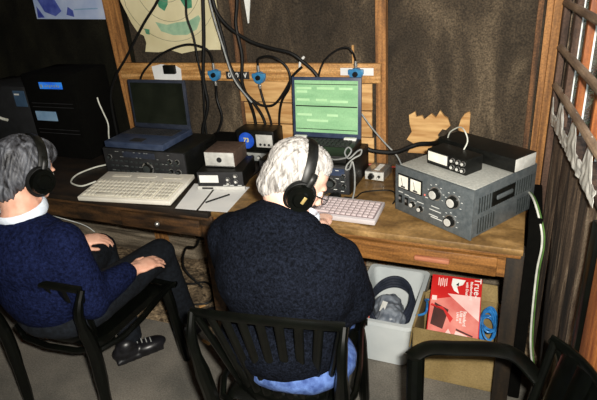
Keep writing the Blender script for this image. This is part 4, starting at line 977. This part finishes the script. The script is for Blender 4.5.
# ---------------- man in navy sweater on the left
P1 = thing('person', 'person with grey-black hair in a navy sweater sitting with hands on lap', 'person', (-1.5, 1.2, .44))
H1 = headM((-1.56, 1.205, 1.035), R(-12), R(26), 0, 1.0)
b = MB(); head_prims(b, H1)
nb = V((-1.56, 1.15, .915)); b.cap(H1 @ V((0, -.03, -.05)), nb, .058, .066); b.cap(nb, (-1.55, 1.12, .84), .066, .09)
b.ell((-1.54, 1.12, .72), (.15, .09, .2)); b.ell((-1.51, 1.18, .55), (.15, .11, .09)); b.cap((-1.70, 1.13, .84), (-1.40, 1.13, .84), .045, .045)
RA = [V((-1.385, 1.13, .83)), V((-1.345, 1.13, .60)), V((-1.318, 1.345, .595))]; LA = [V((-1.715, 1.13, .83)), V((-1.80, 1.22, .62)), V((-1.675, 1.44, .625))]
for A in (LA, RA): b.cap(A[0], A[1], .045, .036); b.cap(A[1], A[2], .036, .026)
hand(b, RA[2], V((.035, .11, -.005)), (.2, -.1, 1), 1, .45, 1.0); hand(b, LA[2], V((.08, .06, -.01)), (0, -.2, 1), -1, .8, 1.0)
K1R, A1R, K1L, A1L = (-1.415, 1.62, .495), (-1.395, 1.70, .10), (-1.73, 1.60, .49), (-1.58, 1.50, .10)
for hx, K, An in ((-1.42, K1R, A1R), (-1.61, K1L, A1L)):
    b.cap((hx, 1.2, .53), K, .06, .045); b.cap(K, An, .042, .03)
b.build('body', M['skin'], P1, world=True, rm=(.0055, 4))
b = MB()
b.ell((-1.53, 1.11, .64), (.185, .13, .17)); b.ell((-1.545, 1.10, .76), (.205, .125, .14)); b.ell((-1.55, 1.12, .835), (.205, .105, .085)); b.ell((-1.555, 1.13, .885), (.11, .085, .045))
b.cap((-1.385, 1.12, .825), (-1.335, 1.13, .605), .080, .072); b.cap((-1.335, 1.13, .605), (-1.325, 1.31, .60), .068, .046)
b.cap((-1.715, 1.12, .825), (-1.80, 1.21, .63), .078, .062); b.cap((-1.80, 1.21, .63), (-1.70, 1.40, .63), .058, .044)
b.build('sweater', M['sweater'], P1, world=True, rm=(.010, 6, folds))
b = MB(); b.ell((-1.52, 1.19, .51), (.20, .18, .095))
for hx, K, An in ((-1.42, K1R, A1R), (-1.61, K1L, A1L)):
    b.cap((hx, 1.22, .52), K, .090, .070); b.cap(K, An, .066, .052)
b.build('trousers', M['trousers'], P1, world=True, rm=(.010, 5, folds))
shoe(P1, (-1.33, 1.86, 0.01), (-1.40, 1.63, 0.01)); shoe(P1, (-1.47, 1.59, 0), (-1.62, 1.40, 0))
cc = V((-1.557, 1.145, .915))
MB().tube([cc + V((.082 * math.cos(a), .078 * math.sin(a), .008 + .012 * math.sin(a))) for a in [R(20 * k) for k in range(18)]], 0, seg=10, smooth=1, closed=True, flat=(.022, .008, (.0, 0, 1))).build('shirt_collar', M['collar'], P1, world=True)
hp = [((0, -.024, .042), (.083, .094, .090)), ((0, -.055, -.010), (.077, .060, .075)), ((0, -.065, -.055), (.062, .042, .05)), ((.062, .0, .03), (.020, .045, .055)), ((-.062, .0, .03), (.020, .045, .055)), ((0, .02, .08), (.064, .075, .052))]
o = hair(None, H1, M['hair_grey'], hp, 9, .006); o.data.transform(wmat(P1).inverted()); o.parent = P1
headphones('black headphones on the grey-haired man at the left edge', H1 @ Matrix.Scale(1.02, 4), R(0), glint=False)
for s in (-1, 1): MB().ell((s * .031, .072, .006), (.013, .013, .012)).xf(wmat(P1).inverted() @ H1).build('eye', M['eye'], P1)
